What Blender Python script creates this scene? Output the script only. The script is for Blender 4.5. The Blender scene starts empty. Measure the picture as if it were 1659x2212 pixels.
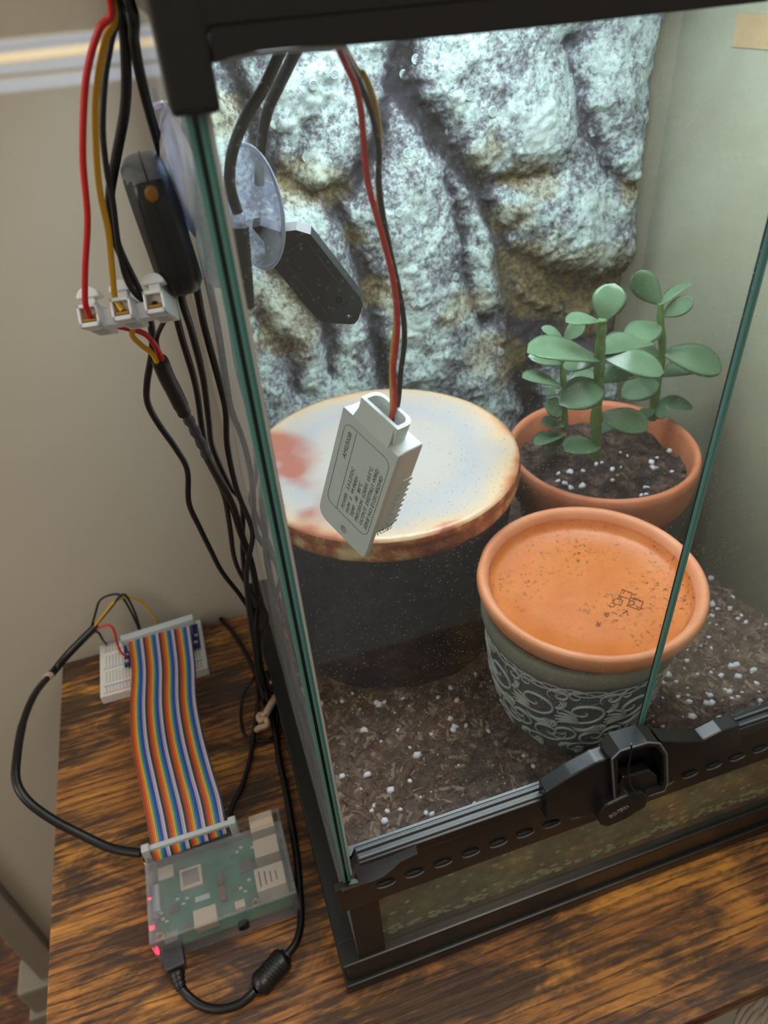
import bpy, bmesh, math, random
import numpy as np
from mathutils import Vector, Matrix, noise
C = bpy.context.scene
COL = C.collection
rnd = random.Random(7)
PI = math.pi

# ------------------------------------------------------------------ camera
FPX, H = 1550.0, 0.42                     # focal length in pixels of the 1659x2212 frame; camera height over the table top
AX = Vector((0.9500, -0.2354, 0.2053)).normalized()     # world X in camera axes (x right, y down, z forward)
AD = Vector((0.0616, 0.7855, 0.6158)).normalized()      # world down
AX = (AX - AD * AX.dot(AD)).normalized()
AF = AX.cross(AD) * -1
AF = Vector((AX.y*AD.z-AX.z*AD.y, AX.z*AD.x-AX.x*AD.z, AX.x*AD.y-AX.y*AD.x))
cam_d = bpy.data.cameras.new('camera'); cam = bpy.data.objects.new('camera', cam_d); COL.objects.link(cam)
cr = Vector((AX.x, AF.x, -AD.x)); cu = -Vector((AX.y, AF.y, -AD.y)); cf = Vector((AX.z, AF.z, -AD.z))
cam.matrix_world = Matrix(((cr.x, cu.x, -cf.x, 0), (cr.y, cu.y, -cf.y, 0), (cr.z, cu.z, -cf.z, H), (0, 0, 0, 1)))
cam_d.sensor_fit = 'HORIZONTAL'; cam_d.sensor_width = 36.0; cam_d.lens = 36.0 * FPX / 1659
cam_d.clip_start = 0.01; cam_d.clip_end = 50
cam_d.dof.use_dof = True; cam_d.dof.focus_distance = 0.27; cam_d.dof.aperture_fstop = 22
C.camera = cam
def ray(px, py):
    v = Vector((px - 829.5, py - 1106.0, FPX)); return Vector((v.dot(AX), v.dot(AF), -v.dot(AD)))
def P(px, py, x=None, y=None, z=None):
    """the real point seen at a photo pixel, given one of its coordinates in metres"""
    r = ray(px, py)
    t = x / r.x if x is not None else y / r.y if y is not None else (z - H) / r.z
    return Vector((0, 0, H)) + r * t

# ------------------------------------------------------------------ light and exposure
C.view_settings.view_transform = 'Standard'; C.view_settings.look = 'None'
C.view_settings.exposure = 0.10; C.view_settings.gamma = 1; C.view_settings.use_curve_mapping = False
w = bpy.data.worlds.new('room_ambient'); C.world = w; w.use_nodes = True
bg = w.node_tree.nodes['Background']; bg.inputs[0].default_value = (1.0, 0.95, 0.88, 1); bg.inputs[1].default_value = 0.50
def area(name, loc, aim, sx, sy, e, col):
    l = bpy.data.lights.new(name, 'AREA'); l.shape = 'RECTANGLE'; l.size = sx; l.size_y = sy; l.energy = e; l.color = col
    o = bpy.data.objects.new(name, l); COL.objects.link(o); o.location = loc
    o.rotation_euler = (Vector(aim) - Vector(loc)).to_track_quat('-Z', 'Y').to_euler(); return o
area('ceiling_lamp', (0.5, -0.3, 1.9), (0, .2, 0), .5, .5, 10.0, (1.0, 0.86, 0.68))
area('room_window', (-1.6, -0.4, 1.1), (-.1, .3, .1), .7, .9, 13.0, (1.0, 0.92, 0.80))
lamp = area('terrarium_lamp', (0.16, 0.30, 0.444), (0.165, 0.31, 0.1), .26, .15, 1.08, (0.82, 0.91, 1.0))
sun_l = bpy.data.lights.new('sun', 'SUN'); sun_l.energy = 4.6; sun_l.angle = 0.002; sun_l.color = (1, .84, .60)
sun = bpy.data.objects.new('sun', sun_l); COL.objects.link(sun)
SUN_DIR = Vector((0.55, 1.0, -0.62)).normalized(); sun.rotation_euler = SUN_DIR.to_track_quat('-Z', 'Y').to_euler()
sun.location = (-1, -1, 2)
C.cycles.max_bounces = 12; C.cycles.transparent_max_bounces = 32; C.cycles.glossy_bounces = 6
C.cycles.caustics_reflective = False; C.cycles.caustics_refractive = False

# ------------------------------------------------------------------ materials
def srgb(r, g, b):
    f = lambda c: (c/255/12.92) if c/255 <= .04045 else ((c/255+.055)/1.055)**2.4
    return (f(r), f(g), f(b), 1)
class NT:
    def __init__(s, name):
        s.m = bpy.data.materials.new(name); s.m.use_nodes = True; s.t = s.m.node_tree; s.t.nodes.clear()
        s.out = s.n('ShaderNodeOutputMaterial')
    def n(s, typ, **k):
        o = s.t.nodes.new(typ)
        for a, v in k.items():
            if a.startswith('i_'): o.inputs[a[2:].replace('_', ' ')].default_value = v
            else: setattr(o, a, v)
        return o
    def l(s, a, b): s.t.links.new(a, b)
    def coord(s, scale=(1, 1, 1), which='Object', rot=(0, 0, 0)):
        c = s.n('ShaderNodeTexCoord'); m = s.n('ShaderNodeMapping'); m.inputs['Scale'].default_value = scale; m.inputs['Rotation'].default_value = rot
        s.l(c.outputs[which], m.inputs['Vector']); return m.outputs[0]
    def noise(s, vec, scale, detail=4, rough=.55, dist=0):
        n = s.n('ShaderNodeTexNoise'); n.inputs['Scale'].default_value = scale; n.inputs['Detail'].default_value = detail
        n.inputs['Roughness'].default_value = rough; n.inputs['Distortion'].default_value = dist; s.l(vec, n.inputs['Vector']); return n.outputs['Fac']
    def voro(s, vec, scale, out='Distance', feature='F1'):
        n = s.n('ShaderNodeTexVoronoi'); n.feature = feature; n.inputs['Scale'].default_value = scale; s.l(vec, n.inputs['Vector']); return n.outputs[out]
    def ramp(s, fac, stops, mode='LINEAR'):
        r = s.n('ShaderNodeValToRGB'); r.color_ramp.interpolation = mode
        e = r.color_ramp.elements
        while len(e) < len(stops): e.new(.5)
        for i, (p, c) in enumerate(stops):
            e[i].position = p; e[i].color = c if len(c) == 4 else (*c, 1)
        s.l(fac, r.inputs[0]); return r.outputs[0]
    def mix(s, fac, a, b, mode='MIX'):
        m = s.n('ShaderNodeMix'); m.data_type = 'RGBA'; m.blend_type = mode
        for v, i in ((fac, 0), (a, 6), (b, 7)):
            if hasattr(v, 'is_output') or isinstance(v, bpy.types.NodeSocket): s.l(v, m.inputs[i])
            else: m.inputs[i].default_value = v
        return m.outputs[2]
    def math(s, op, a, b=None, clamp=False):
        m = s.n('ShaderNodeMath'); m.operation = op; m.use_clamp = clamp
        for i, v in enumerate((a, b)):
            if v is None: continue
            if isinstance(v, bpy.types.NodeSocket): s.l(v, m.inputs[i])
            else: m.inputs[i].default_value = v
        return m.outputs[0]
    def bsdf(s, color=None, rough=.5, metal=0, bump=None, bstr=.3, bdist=.001, **k):
        b = s.n('ShaderNodeBsdfPrincipled')
        if isinstance(color, bpy.types.NodeSocket): s.l(color, b.inputs['Base Color'])
        elif color: b.inputs['Base Color'].default_value = color
        if isinstance(rough, bpy.types.NodeSocket): s.l(rough, b.inputs['Roughness'])
        else: b.inputs['Roughness'].default_value = rough
        b.inputs['Metallic'].default_value = metal
        for a, v in k.items(): b.inputs[a.replace('_', ' ')].default_value = v
        if bump is not None:
            u = s.n('ShaderNodeBump'); u.inputs['Strength'].default_value = bstr; u.inputs['Distance'].default_value = bdist
            s.l(bump, u.inputs['Height']); s.l(u.outputs[0], b.inputs['Normal'])
        return b
    def fin(s, sh): s.l(sh.outputs[0], s.out.inputs[0]); return s.m
M = {}
def plain(name, rgb, rough=.5, metal=0, bscale=None, bstr=.15, **k):
    t = NT(name); v = t.coord()
    n = t.noise(v, bscale or 300, 3)
    dark = tuple(c*.86 for c in srgb(*rgb)[:3]) + (1,)
    c = t.mix(t.noise(v, 60, 4), dark, srgb(*rgb))
    M[name] = t.fin(t.bsdf(c, rough, metal, n if bstr else None, bstr, .0003, **k)); return M[name]
plain('black_plastic', (22, 23, 25), .32)
plain('black_frame', (20, 21, 22), .38)
plain('frame_grey', (92, 98, 104), .35)
plain('rail_lit', (62, 66, 74), .4)
plain('black_rubber', (15, 14, 17), .38)
plain('grey_rubber', (60, 58, 66), .5)
plain('dark_edge', (4, 22, 22), .2)
plain('teal_edge', (86, 138, 132), .25)
plain('white_edge', (176, 176, 172), .35)
plain('red_wire', (205, 28, 22), .35)
plain('yellow_wire', (214, 160, 10), .35)
plain('white_plastic', (225, 226, 226), .4)
plain('sensor_plastic', (214, 216, 214), .45)
plain('sensor_side', (226, 232, 230), .4)
plain('print_black', (40, 40, 42), .6)
plain('grey_print', (150, 150, 146), .6)
plain('hole_dark', (12, 12, 12), .6)
plain('terminal_white', (246, 246, 250), .3, Subsurface_Weight=0.5, Subsurface_Scale=.003)
plain('brass', (190, 150, 80), .25, 1)
plain('steel', (190, 190, 188), .28, 1)
plain('steel_warm', (222, 200, 172), .4, .15)  # warm reflected light put into the steel's base colour
plain('pcb_green', (44, 118, 92), .4)
plain('pcb_blue', (28, 48, 120), .4)
plain('chip_grey', (84, 78, 78), .45)
plain('beige_tie', (206, 180, 150), .55)
plain('connector_grey', (196, 204, 206), .45)
plain('breadboard_white', (238, 234, 226), .5)
plain('amber', (150, 104, 30), .4)
plain('flex_brown', (120, 66, 22), .4)
plain('blue_line', (90, 120, 190), .5)
plain('red_line', (214, 120, 120), .5)
plain('cream_trim', (140, 133, 118), .5)
plain('patch_tan', (222, 178, 128), .7)
plain('wool_light', (150, 140, 128), .9)
plain('dark_fabric', (26, 22, 24), .9)
plain('green_stem', (96, 128, 70), .5)
def film():  # blue tint for the added panes that colour the sun beams
    t = NT('blue_tint'); a = t.n('ShaderNodeBsdfTransparent'); a.inputs[0].default_value = (.50, .66, 1.0, 1); M['blue_tint'] = t.fin(a)
film()
ribcol = [(150, 84, 62), (222, 92, 52), (236, 128, 56), (236, 190, 70), (92, 164, 150), (44, 112, 190), (62, 76, 160), (182, 176, 204), (214, 208, 226), (62, 56, 58)]
for i, c in enumerate(ribcol): plain('rib%d' % i, c, .28, bstr=0)

def led():
    t = NT('red_led_and_glow'); e = t.n('ShaderNodeEmission'); e.inputs[0].default_value = (1, .02, .05, 1); e.inputs[1].default_value = 9
    M['red_led_and_glow'] = t.fin(e)
led()
def lampface():
    t = NT('lamp_face'); e = t.n('ShaderNodeEmission'); e.inputs[0].default_value = (.8, .9, 1, 1); e.inputs[1].default_value = 4
    M['lamp_face'] = t.fin(e)
lampface()
def glassy(name, tint, ior=1.5, rough=.0, dust=0.0, haze=0.0, dscale=900, gloss=1.0):
    """thin clear sheet: what is behind shows through, Fresnel reflection on top, specks of dust and haze as a diffuse film"""
    t = NT(name); v = t.coord()
    tr = t.n('ShaderNodeBsdfTransparent'); tr.inputs[0].default_value = (*tint, 1)
    gl = t.n('ShaderNodeBsdfGlossy'); gl.inputs['Roughness'].default_value = rough; gl.inputs[0].default_value = (gloss, gloss, gloss, 1)
    lw = t.n('ShaderNodeLayerWeight'); lw.inputs[0].default_value = .5; r0 = ((ior-1)/(ior+1))**2
    fr = t.math('ADD', t.math('MULTIPLY', t.math('POWER', lw.outputs['Facing'], 5.0), 1-r0), r0)
    m = t.n('ShaderNodeMixShader'); t.l(fr, m.inputs[0]); t.l(tr.outputs[0], m.inputs[1]); t.l(gl.outputs[0], m.inputs[2])
    last = m
    if dust or haze:
        d = t.n('ShaderNodeBsdfDiffuse'); d.inputs[0].default_value = (.75, .78, .8, 1)
        vo = t.voro(v, dscale); nz = t.noise(v, 25, 3)
        thr = t.math('MULTIPLY', nz, dust)
        sp = t.math('MULTIPLY', t.math('LESS_THAN', vo, thr), .55)
        hz = t.math('MULTIPLY', t.noise(v, 60, 5), haze)
        f = t.math('ADD', sp, hz, True)
        m2 = t.n('ShaderNodeMixShader'); t.l(f, m2.inputs[0]); t.l(m.outputs[0], m2.inputs[1]); t.l(d.outputs[0], m2.inputs[2]); last = m2
    M[name] = t.fin(last)
glassy('door_glass', (.95, .975, .965), dust=.19, haze=.02, dscale=700)
glassy('side_glass', (.86, .90, .885), dust=.30, haze=.22, dscale=900)
glassy('right_glass', (.94, .955, .92), dust=.12, haze=.05, dscale=800)
glassy('low_glass', (.82, .86, .78), dust=.1, haze=.08, dscale=500)
glassy('clear_plastic', (.88, .87, .93), ior=1.45, rough=.08, haze=.22)
glassy('cup_plastic', (.86, .87, .97), ior=1.6, rough=.08, haze=.40)
glassy('pane_cup', (.70, .78, 1.0), ior=1.6, rough=.1, haze=.9)
glassy('cup_rim', (.75, .78, .95), ior=1.6, rough=.1, haze=1.0)
glassy('case_plastic', (.93, .93, .95), ior=1.42, rough=.05, haze=.16)
glassy('case_side', (.72, .72, .78), ior=1.45, rough=.12, haze=.35)
glassy('water', (1.0, .97, .93), ior=1.33, rough=.0)

def mk_wall():
    t = NT('wall_paint'); v = t.coord()
    c = t.mix(t.noise(v, 6, 3), srgb(182, 173, 156), srgb(192, 183, 167))
    M['wall'] = t.fin(t.bsdf(c, .75, bump=t.noise(v, 260, 5), bstr=.25, bdist=.0008))
    t = NT('right_wall_paint'); v = t.coord()
    M['rwall'] = t.fin(t.bsdf(t.mix(t.noise(v, 14, 4), srgb(182, 176, 156), srgb(194, 188, 170)), .8, bump=t.noise(v, 200, 4), bstr=.2))
mk_wall()
def mk_wood(name, a, b, dark, sc=1.0):
    t = NT(name); v = t.coord((1.2*sc, 7*sc, 7*sc))
    big = t.noise(t.coord((7*sc, 15*sc, 10*sc)), 2.0, 6, .66, .9)
    fine = t.noise(t.coord((9*sc, 300*sc, 300*sc)), 2.0, 6, .7, .3)
    wob = t.noise(t.coord((16*sc, 120*sc, 120*sc)), 2.0, 5, .65, .5)
    gold = t.noise(t.coord((9*sc, 22*sc, 20*sc)), 1.5, 4, .6, .6)
    wv = t.n('ShaderNodeTexWave'); wv.wave_type = 'BANDS'; wv.bands_direction = 'Y'; wv.inputs['Scale'].default_value = 62*sc
    wv.inputs['Distortion'].default_value = 6; wv.inputs['Detail'].default_value = 5; wv.inputs['Detail Scale'].default_value = 2.2
    wv.inputs['Detail Roughness'].default_value = .7
    t.l(t.coord((.10, 1, 1)), wv.inputs['Vector'])
    base = t.mix(t.ramp(fine, [(.34, (0, 0, 0)), (.66, (1, 1, 1))]), b, a)
    base = t.mix(t.math('MULTIPLY', t.ramp(gold, [(.5, (0, 0, 0)), (.66, (1, 1, 1))]), .65), base, srgb(236, 168, 74))
    saw = t.math('MULTIPLY', t.ramp(wv.outputs['Fac'], [(.0, (1, 1, 1)), (.36, (0, 0, 0))]), t.ramp(wob, [(.36, (0, 0, 0)), (.56, (1, 1, 1))]))
    base = t.mix(t.math('MULTIPLY', saw, .9), base, tuple(x*.14 for x in b[:3]) + (1,))
    bl = t.math('ADD', t.math('MULTIPLY', big, .62), t.math('MULTIPLY', wob, .38))
    blot = t.ramp(bl, [(.45, (1, 1, 1)), (.50, (.6, .6, .6)), (.56, (0, 0, 0))])
    col = t.mix(t.math('MULTIPLY', blot, .88), base, dark)
    M[name] = t.fin(t.bsdf(col, .42, bump=t.math('ADD', fine, t.math('MULTIPLY', wv.outputs['Fac'], .5)), bstr=.35, bdist=.0006))
mk_wood('table_wood', srgb(196, 134, 72), srgb(140, 90, 48), srgb(44, 38, 38))
mk_wood('floor_wood', srgb(132, 78, 24), srgb(90, 50, 14), srgb(48, 28, 12), .7)
def mk_terracotta(name, a, b, rough, stain=0.0):
    t = NT(name); v = t.coord()
    c = t.mix(t.ramp(t.noise(v, 45, 6, .6), [(.3, (0, 0, 0)), (.7, (1, 1, 1))]), a, b)
    if stain:
        sp = t.ramp(t.noise(v, 420, 6, .7), [(.55, (0, 0, 0)), (.62, (1, 1, 1))])
        pat = t.ramp(t.noise(v, 38, 2), [(.42, (0, 0, 0)), (.62, (1, 1, 1))])
        c = t.mix(t.math('MULTIPLY', t.math('MULTIPLY', sp, pat), stain), c, srgb(70, 40, 20))
    M[name] = t.fin(t.bsdf(c, rough, bump=t.noise(v, 500, 5), bstr=.25, bdist=.0004))
mk_terracotta('terracotta', srgb(196, 112, 74), srgb(214, 138, 98), .6)
mk_terracotta('terracotta_dark', srgb(150, 78, 50), srgb(176, 96, 62), .6)
mk_terracotta('saucer_clay', srgb(206, 126, 82), srgb(222, 150, 108), .5)
mk_terracotta('wet_clay', srgb(196, 108, 44), srgb(212, 128, 64), .4, .9)
def mk_soil():
    t = NT('soil'); v = t.coord()
    n = t.noise(v, 130, 8, .7)
    c = t.ramp(n, [(.3, srgb(52, 42, 38)), (.48, srgb(104, 84, 72)), (.66, srgb(164, 134, 114))])
    c2 = t.mix(t.ramp(t.noise(v, 16, 3), [(.4, (0, 0, 0)), (.65, (1, 1, 1))]), c, t.mix(.5, c, srgb(70, 52, 42)))
    M['soil'] = t.fin(t.bsdf(c2, .9, bump=n, bstr=1.0, bdist=.003))
    t = NT('buried_soil'); v = t.coord()
    n = t.noise(v, 55, 8, .7)
    c = t.ramp(n, [(.3, srgb(70, 66, 46)), (.5, srgb(122, 116, 84)), (.62, srgb(160, 154, 116)), (.70, srgb(214, 208, 168))])
    M['buried_soil'] = t.fin(t.bsdf(c, .8, bump=n, bstr=.6, bdist=.002))
    t = NT('pot_soil'); v = t.coord(); n = t.noise(v, 110, 8, .7)
    M['pot_soil'] = t.fin(t.bsdf(t.ramp(n, [(.34, srgb(28, 24, 24)), (.5, srgb(66, 52, 46)), (.66, srgb(132, 106, 92))]), .9, bump=n, bstr=1.0, bdist=.003))
    plain('perlite', (232, 230, 236), .8); plain('bark', (142, 120, 106), .85); plain('bark_dark', (84, 62, 52), .9)
mk_soil()
def mk_crock():
    t = NT('crock_glaze'); tc = t.n('ShaderNodeTexCoord'); sx = t.n('ShaderNodeSeparateXYZ'); t.l(tc.outputs['Object'], sx.inputs[0])
    r = t.math('SQRT', t.math('ADD', t.math('MULTIPLY', sx.outputs[0], sx.outputs[0]), t.math('MULTIPLY', sx.outputs[1], sx.outputs[1])))
    v = t.coord()
    nz = t.noise(v, 26, 5, .6)
    edge = t.math('ADD', t.math('MULTIPLY', r, 1/.077), t.math('MULTIPLY', t.math('SUBTRACT', nz, .5), .34))
    col = t.ramp(edge, [(.0, srgb(184, 182, 180)), (.5, srgb(186, 176, 166)), (.66, srgb(176, 174, 174)), (.82, srgb(192, 180, 168)), (.92, srgb(214, 184, 148)), (.985, srgb(196, 122, 78)), (1.0, srgb(150, 84, 52))])
    # rust flames at the left side, real stains of the firing
    left = t.math('MULTIPLY', t.ramp(t.math('ADD', t.math('MULTIPLY', sx.outputs[0], -13), t.math('MULTIPLY', nz, .5)), [(.70, (0, 0, 0)), (.88, (1, 1, 1))]),
                  t.ramp(t.noise(v, 24, 2), [(.40, (0, 0, 0)), (.52, (1, 1, 1))]))
    col = t.mix(t.math('MULTIPLY', left, .85), col, srgb(172, 88, 66))
    sp = t.ramp(t.noise(v, 700, 3, .6), [(.68, (0, 0, 0)), (.72, (1, 1, 1))])
    col = t.mix(t.math('MULTIPLY', sp, .5), col, srgb(110, 88, 70))
    M['crock_top'] = t.fin(t.bsdf(col, .28, bump=nz, bstr=.4, bdist=.003))
    t = NT('crock_body'); v = t.coord()
    n = t.noise(v, 120, 6, .7)
    c = t.ramp(n, [(.35, srgb(26, 28, 38)), (.6, srgb(50, 52, 64)), (.75, srgb(82, 82, 92))])
    M['crock_body'] = t.fin(t.bsdf(c, .45, bump=n, bstr=.4, bdist=.001))
    t = NT('crock_rim'); v = t.coord()
    c = t.ramp(t.noise(v, 60, 5, .65), [(.35, srgb(120, 62, 40)), (.5, srgb(166, 96, 58)), (.66, srgb(214, 186, 140))])
    M['crock_rim'] = t.fin(t.bsdf(c, .3))
mk_crock()
def mk_misc():
    t = NT('leaf_green'); v = t.coord(which='Object')
    c = t.mix(t.noise(v, 90, 3), srgb(78, 106, 76), srgb(106, 134, 102))
    M['leaf'] = t.fin(t.bsdf(c, .2, bump=t.noise(v, 900, 2), bstr=.1, bdist=.0002, Subsurface_Weight=0.0))
    t = NT('pot_grey'); v = t.coord()
    M['pot_grey'] = t.fin(t.bsdf(t.mix(t.noise(v, 60, 5), srgb(74, 76, 84), srgb(98, 100, 106)), .5))
    t = NT('pot_relief'); v = t.coord()
    M['pot_relief'] = t.fin(t.bsdf(t.mix(t.noise(v, 90, 5), srgb(160, 166, 168), srgb(206, 210, 206)), .5))
    t = NT('pot_band'); v = t.coord()
    M['pot_band'] = t.fin(t.bsdf(t.mix(t.noise(v, 60, 5), srgb(118, 118, 108), srgb(140, 140, 130)), .55))
    # dry-brushed foam rock: colours come from the painted-in attribute
    t = NT('rock_foam'); v = t.coord()
    a = t.n('ShaderNodeAttribute'); a.attribute_name = 'paint'
    n1 = t.noise(v, 85, 10, .8); n2 = t.noise(v, 340, 6, .75); n3 = t.noise(v, 20, 4, .6)
    n4 = t.noise(t.coord(rot=(1, 1, 0)), 26, 6, .7)
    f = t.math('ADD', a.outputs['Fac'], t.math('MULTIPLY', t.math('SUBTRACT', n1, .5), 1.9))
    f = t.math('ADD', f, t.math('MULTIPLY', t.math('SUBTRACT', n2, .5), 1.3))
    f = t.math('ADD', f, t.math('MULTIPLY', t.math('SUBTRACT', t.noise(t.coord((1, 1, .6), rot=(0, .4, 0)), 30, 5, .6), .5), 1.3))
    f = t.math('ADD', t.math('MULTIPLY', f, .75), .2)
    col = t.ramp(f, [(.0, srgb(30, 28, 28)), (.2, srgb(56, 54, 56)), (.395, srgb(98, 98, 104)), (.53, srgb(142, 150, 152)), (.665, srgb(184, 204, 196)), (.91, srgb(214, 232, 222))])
    col = t.mix(t.math('MULTIPLY', t.ramp(n3, [(.48, (0, 0, 0)), (.62, (1, 1, 1))]), .4), col, t.mix(.5, col, t.mix(.5, col, srgb(150, 142, 168))))
    y = t.n('ShaderNodeAttribute'); y.attribute_name = 'ochre'
    yf = t.ramp(t.math('ADD', y.outputs['Fac'], t.math('MULTIPLY', t.math('SUBTRACT', n4, .5), 2.2)), [(.36, (0, 0, 0)), (.70, (1, 1, 1))])
    col = t.mix(t.math('MULTIPLY', yf, .8), col, t.mix(.58, col, t.mix(t.ramp(n2, [(.4, (0, 0, 0)), (.6, (1, 1, 1))]), srgb(92, 76, 40), srgb(186, 166, 92))))
    pits = t.ramp(t.voro(v, 260), [(.05, (0, 0, 0)), (.3, (1, 1, 1))])
    M['rock'] = t.fin(t.bsdf(col, .6, bump=t.math('ADD', t.math('MULTIPLY', n2, .8), t.math('ADD', n1, t.math('MULTIPLY', pits, .35))), bstr=.85, bdist=.0014))
    M['rock_stud'] = plain('rock_stud', (168, 184, 180), .35)
mk_misc()

# ------------------------------------------------------------------ mesh helpers
class B:
    def __init__(s): s.v = []; s.f = []; s.m = []; s.sm = []
    def add(s, vs, fs, mi=0, sm=False):
        k = len(s.v); s.v += [Vector(x) for x in vs]; s.f += [tuple(i + k for i in f) for f in fs]; s.m += [mi]*len(fs); s.sm += [sm]*len(fs); return s
    def box(s, a, b, mi=0, bev=0.0, mat=None):
        x0, y0, z0 = (min(a[i], b[i]) for i in range(3)); x1, y1, z1 = (max(a[i], b[i]) for i in range(3))
        bm = bmesh.new(); bmesh.ops.create_cube(bm, size=1)
        for v in bm.verts: v.co = Vector((x0 + (v.co.x + .5)*(x1-x0), y0 + (v.co.y+.5)*(y1-y0), z0 + (v.co.z+.5)*(z1-z0)))
        if bev: bmesh.ops.bevel(bm, geom=bm.edges[:], offset=bev, segments=2, profile=.6, affect='EDGES')
        if mat is not None: bm.transform(mat)
        bm.verts.index_update(); s.add([v.co.copy() for v in bm.verts], [[v.index for v in f.verts] for f in bm.faces], mi, False); bm.free(); return s
    def tube(s, pts, r, sides=10, mi=0, cap=True, flat=1.0):
        pts = [Vector(p) for p in pts]; n = len(pts); rr = r if hasattr(r, '__len__') else [r]*n
        vs = []; up = None
        for i, p in enumerate(pts):
            d = (pts[min(i+1, n-1)] - pts[max(i-1, 0)]).normalized()
            if up is None: up = d.orthogonal().normalized()
            up = (up - d*up.dot(d)).normalized(); q = d.cross(up)
            for k in range(sides):
                a = 2*PI*k/sides; vs.append(p + (up*math.cos(a) + q*math.sin(a)*flat)*rr[i])
        fs = [(i*sides+k, i*sides+(k+1) % sides, (i+1)*sides+(k+1) % sides, (i+1)*sides+k) for i in range(n-1) for k in range(sides)]
        s.add(vs, fs, mi, True)
        if cap: s.add(vs[:sides], [tuple(range(sides))[::-1]], mi); s.add(vs[-sides:], [tuple(range(sides))], mi)
        return s
    def lathe(s, c, prof, seg=64, mi=0, cap0=False, cap1=False, mat=None):
        vs = []
        for r, z in prof:
            for k in range(seg):
                a = 2*PI*k/seg; p = Vector((r*math.cos(a), r*math.sin(a), z))
                if mat is not None: p = mat @ p
                vs.append(Vector(c) + p)
        n = len(prof)
        s.add(vs, [(i*seg+k, i*seg+(k+1) % seg, (i+1)*seg+(k+1) % seg, (i+1)*seg+k) for i in range(n-1) for k in range(seg)], mi, True)
        if cap0: s.add(vs[:seg], [tuple(range(seg))[::-1]], mi)
        if cap1: s.add(vs[-seg:], [tuple(range(seg))], mi)
        return s
    def prism(s, poly, off, mi=0, bev=0.0):
        """poly: list of 3D points of one planar outline, off: extrusion vector"""
        off = Vector(off); a = [Vector(p) for p in poly]; n = len(a)
        if bev:
            bm = bmesh.new(); vv = [bm.verts.new(p) for p in a] ; ww = [bm.verts.new(p+off) for p in a]
            bm.faces.new(vv); bm.faces.new(ww[::-1])
            for i in range(n): bm.faces.new((vv[i], ww[i], ww[(i+1) % n], vv[(i+1) % n]))
            bmesh.ops.recalc_face_normals(bm, faces=bm.faces[:])
            bmesh.ops.bevel(bm, geom=[e for e in bm.edges], offset=bev, segments=2, profile=.6, affect='EDGES', clamp_overlap=True)
            bm.verts.index_update(); s.add([v.co.copy() for v in bm.verts], [[v.index for v in f.verts] for f in bm.faces], mi, False); bm.free(); return s
        s.add(a + [p+off for p in a], [tuple(range(n)), tuple(range(2*n-1, n-1, -1))] + [(i, n+i, n+(i+1) % n, (i+1) % n) for i in range(n)], mi); return s
    def ball(s, c, r, mi=0, sub=2, jit=0, sc=(1, 1, 1), mat=None):
        bm = bmesh.new(); bmesh.ops.create_icosphere(bm, subdivisions=sub, radius=1)
        vs = []
        for v in bm.verts:
            p = Vector((v.co.x*sc[0], v.co.y*sc[1], v.co.z*sc[2]))*r
            if jit: p *= 1 + jit*rnd.uniform(-1, 1)
            if mat is not None: p = mat @ p
            vs.append(Vector(c)+p)
        bm.verts.index_update(); s.add(vs, [[v.index for v in f.verts] for f in bm.faces], mi, True); bm.free(); return s
    def build(s, name, mats, parent=None, smooth=None, fix=True):
        off = Vector(parent['_o']) if parent is not None and '_o' in parent else Vector((0, 0, 0))
        me = bpy.data.meshes.new(name)
        me.from_pydata([tuple(p - off) for p in s.v], [], s.f)
        for m in (mats if isinstance(mats, (list, tuple)) else [mats]): me.materials.append(M[m] if isinstance(m, str) else m)
        me.polygons.foreach_set('material_index', s.m); me.polygons.foreach_set('use_smooth', s.sm if smooth is None else [smooth]*len(s.f))
        if fix:
            bm = bmesh.new(); bm.from_mesh(me); bmesh.ops.recalc_face_normals(bm, faces=bm.faces[:]); bm.to_mesh(me); bm.free()
        me.update()
        o = bpy.data.objects.new(name, me); COL.objects.link(o)
        o['_o'] = tuple(off)
        if parent is not None: o.parent = parent
        return o
def tag(o, label=None, cat=None, group=None, kind=None):
    for k, v in (('label', label), ('category', cat), ('group', group), ('kind', kind)):
        if v: o[k] = v
    return o
def thing(name, loc, label, cat, group=None, mat=None):
    o = bpy.data.objects.new(name, None); COL.objects.link(o); o.empty_display_size = .01
    if mat is not None: o.matrix_world = mat; o['_o'] = (0, 0, 0)     # parts are given in the thing's own axes
    else: o.location = loc; o['_o'] = tuple(loc)                       # parts are given in world axes
    return tag(o, label, cat, group)
def rerooted(b, name, mats, loc, label, cat, group=None, **k):
    """one mesh that is a whole thing, its origin at loc"""
    tmp = {'_o': tuple(loc)}
    vs = b.v; b.v = [p - Vector(loc) for p in vs]; o = b.build(name, mats, None, **k); o.location = loc; o['_o'] = tuple(loc)
    return tag(o, label, cat, group)
def smooth_path(pts, n=6):
    pts = [Vector(p) for p in pts]; out = []
    for i in range(len(pts)-1):
        p0, p1, p2, p3 = pts[max(i-1, 0)], pts[i], pts[i+1], pts[min(i+2, len(pts)-1)]
        for k in range(n):
            t = k/n
            out.append(.5*((2*p1) + (p2-p0)*t + (2*p0-5*p1+4*p2-p3)*t*t + (3*p1-p0-3*p2+p3)*t**3))
    out.append(pts[-1]); return out
def struct(o): o['kind'] = 'structure'; return o
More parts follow.
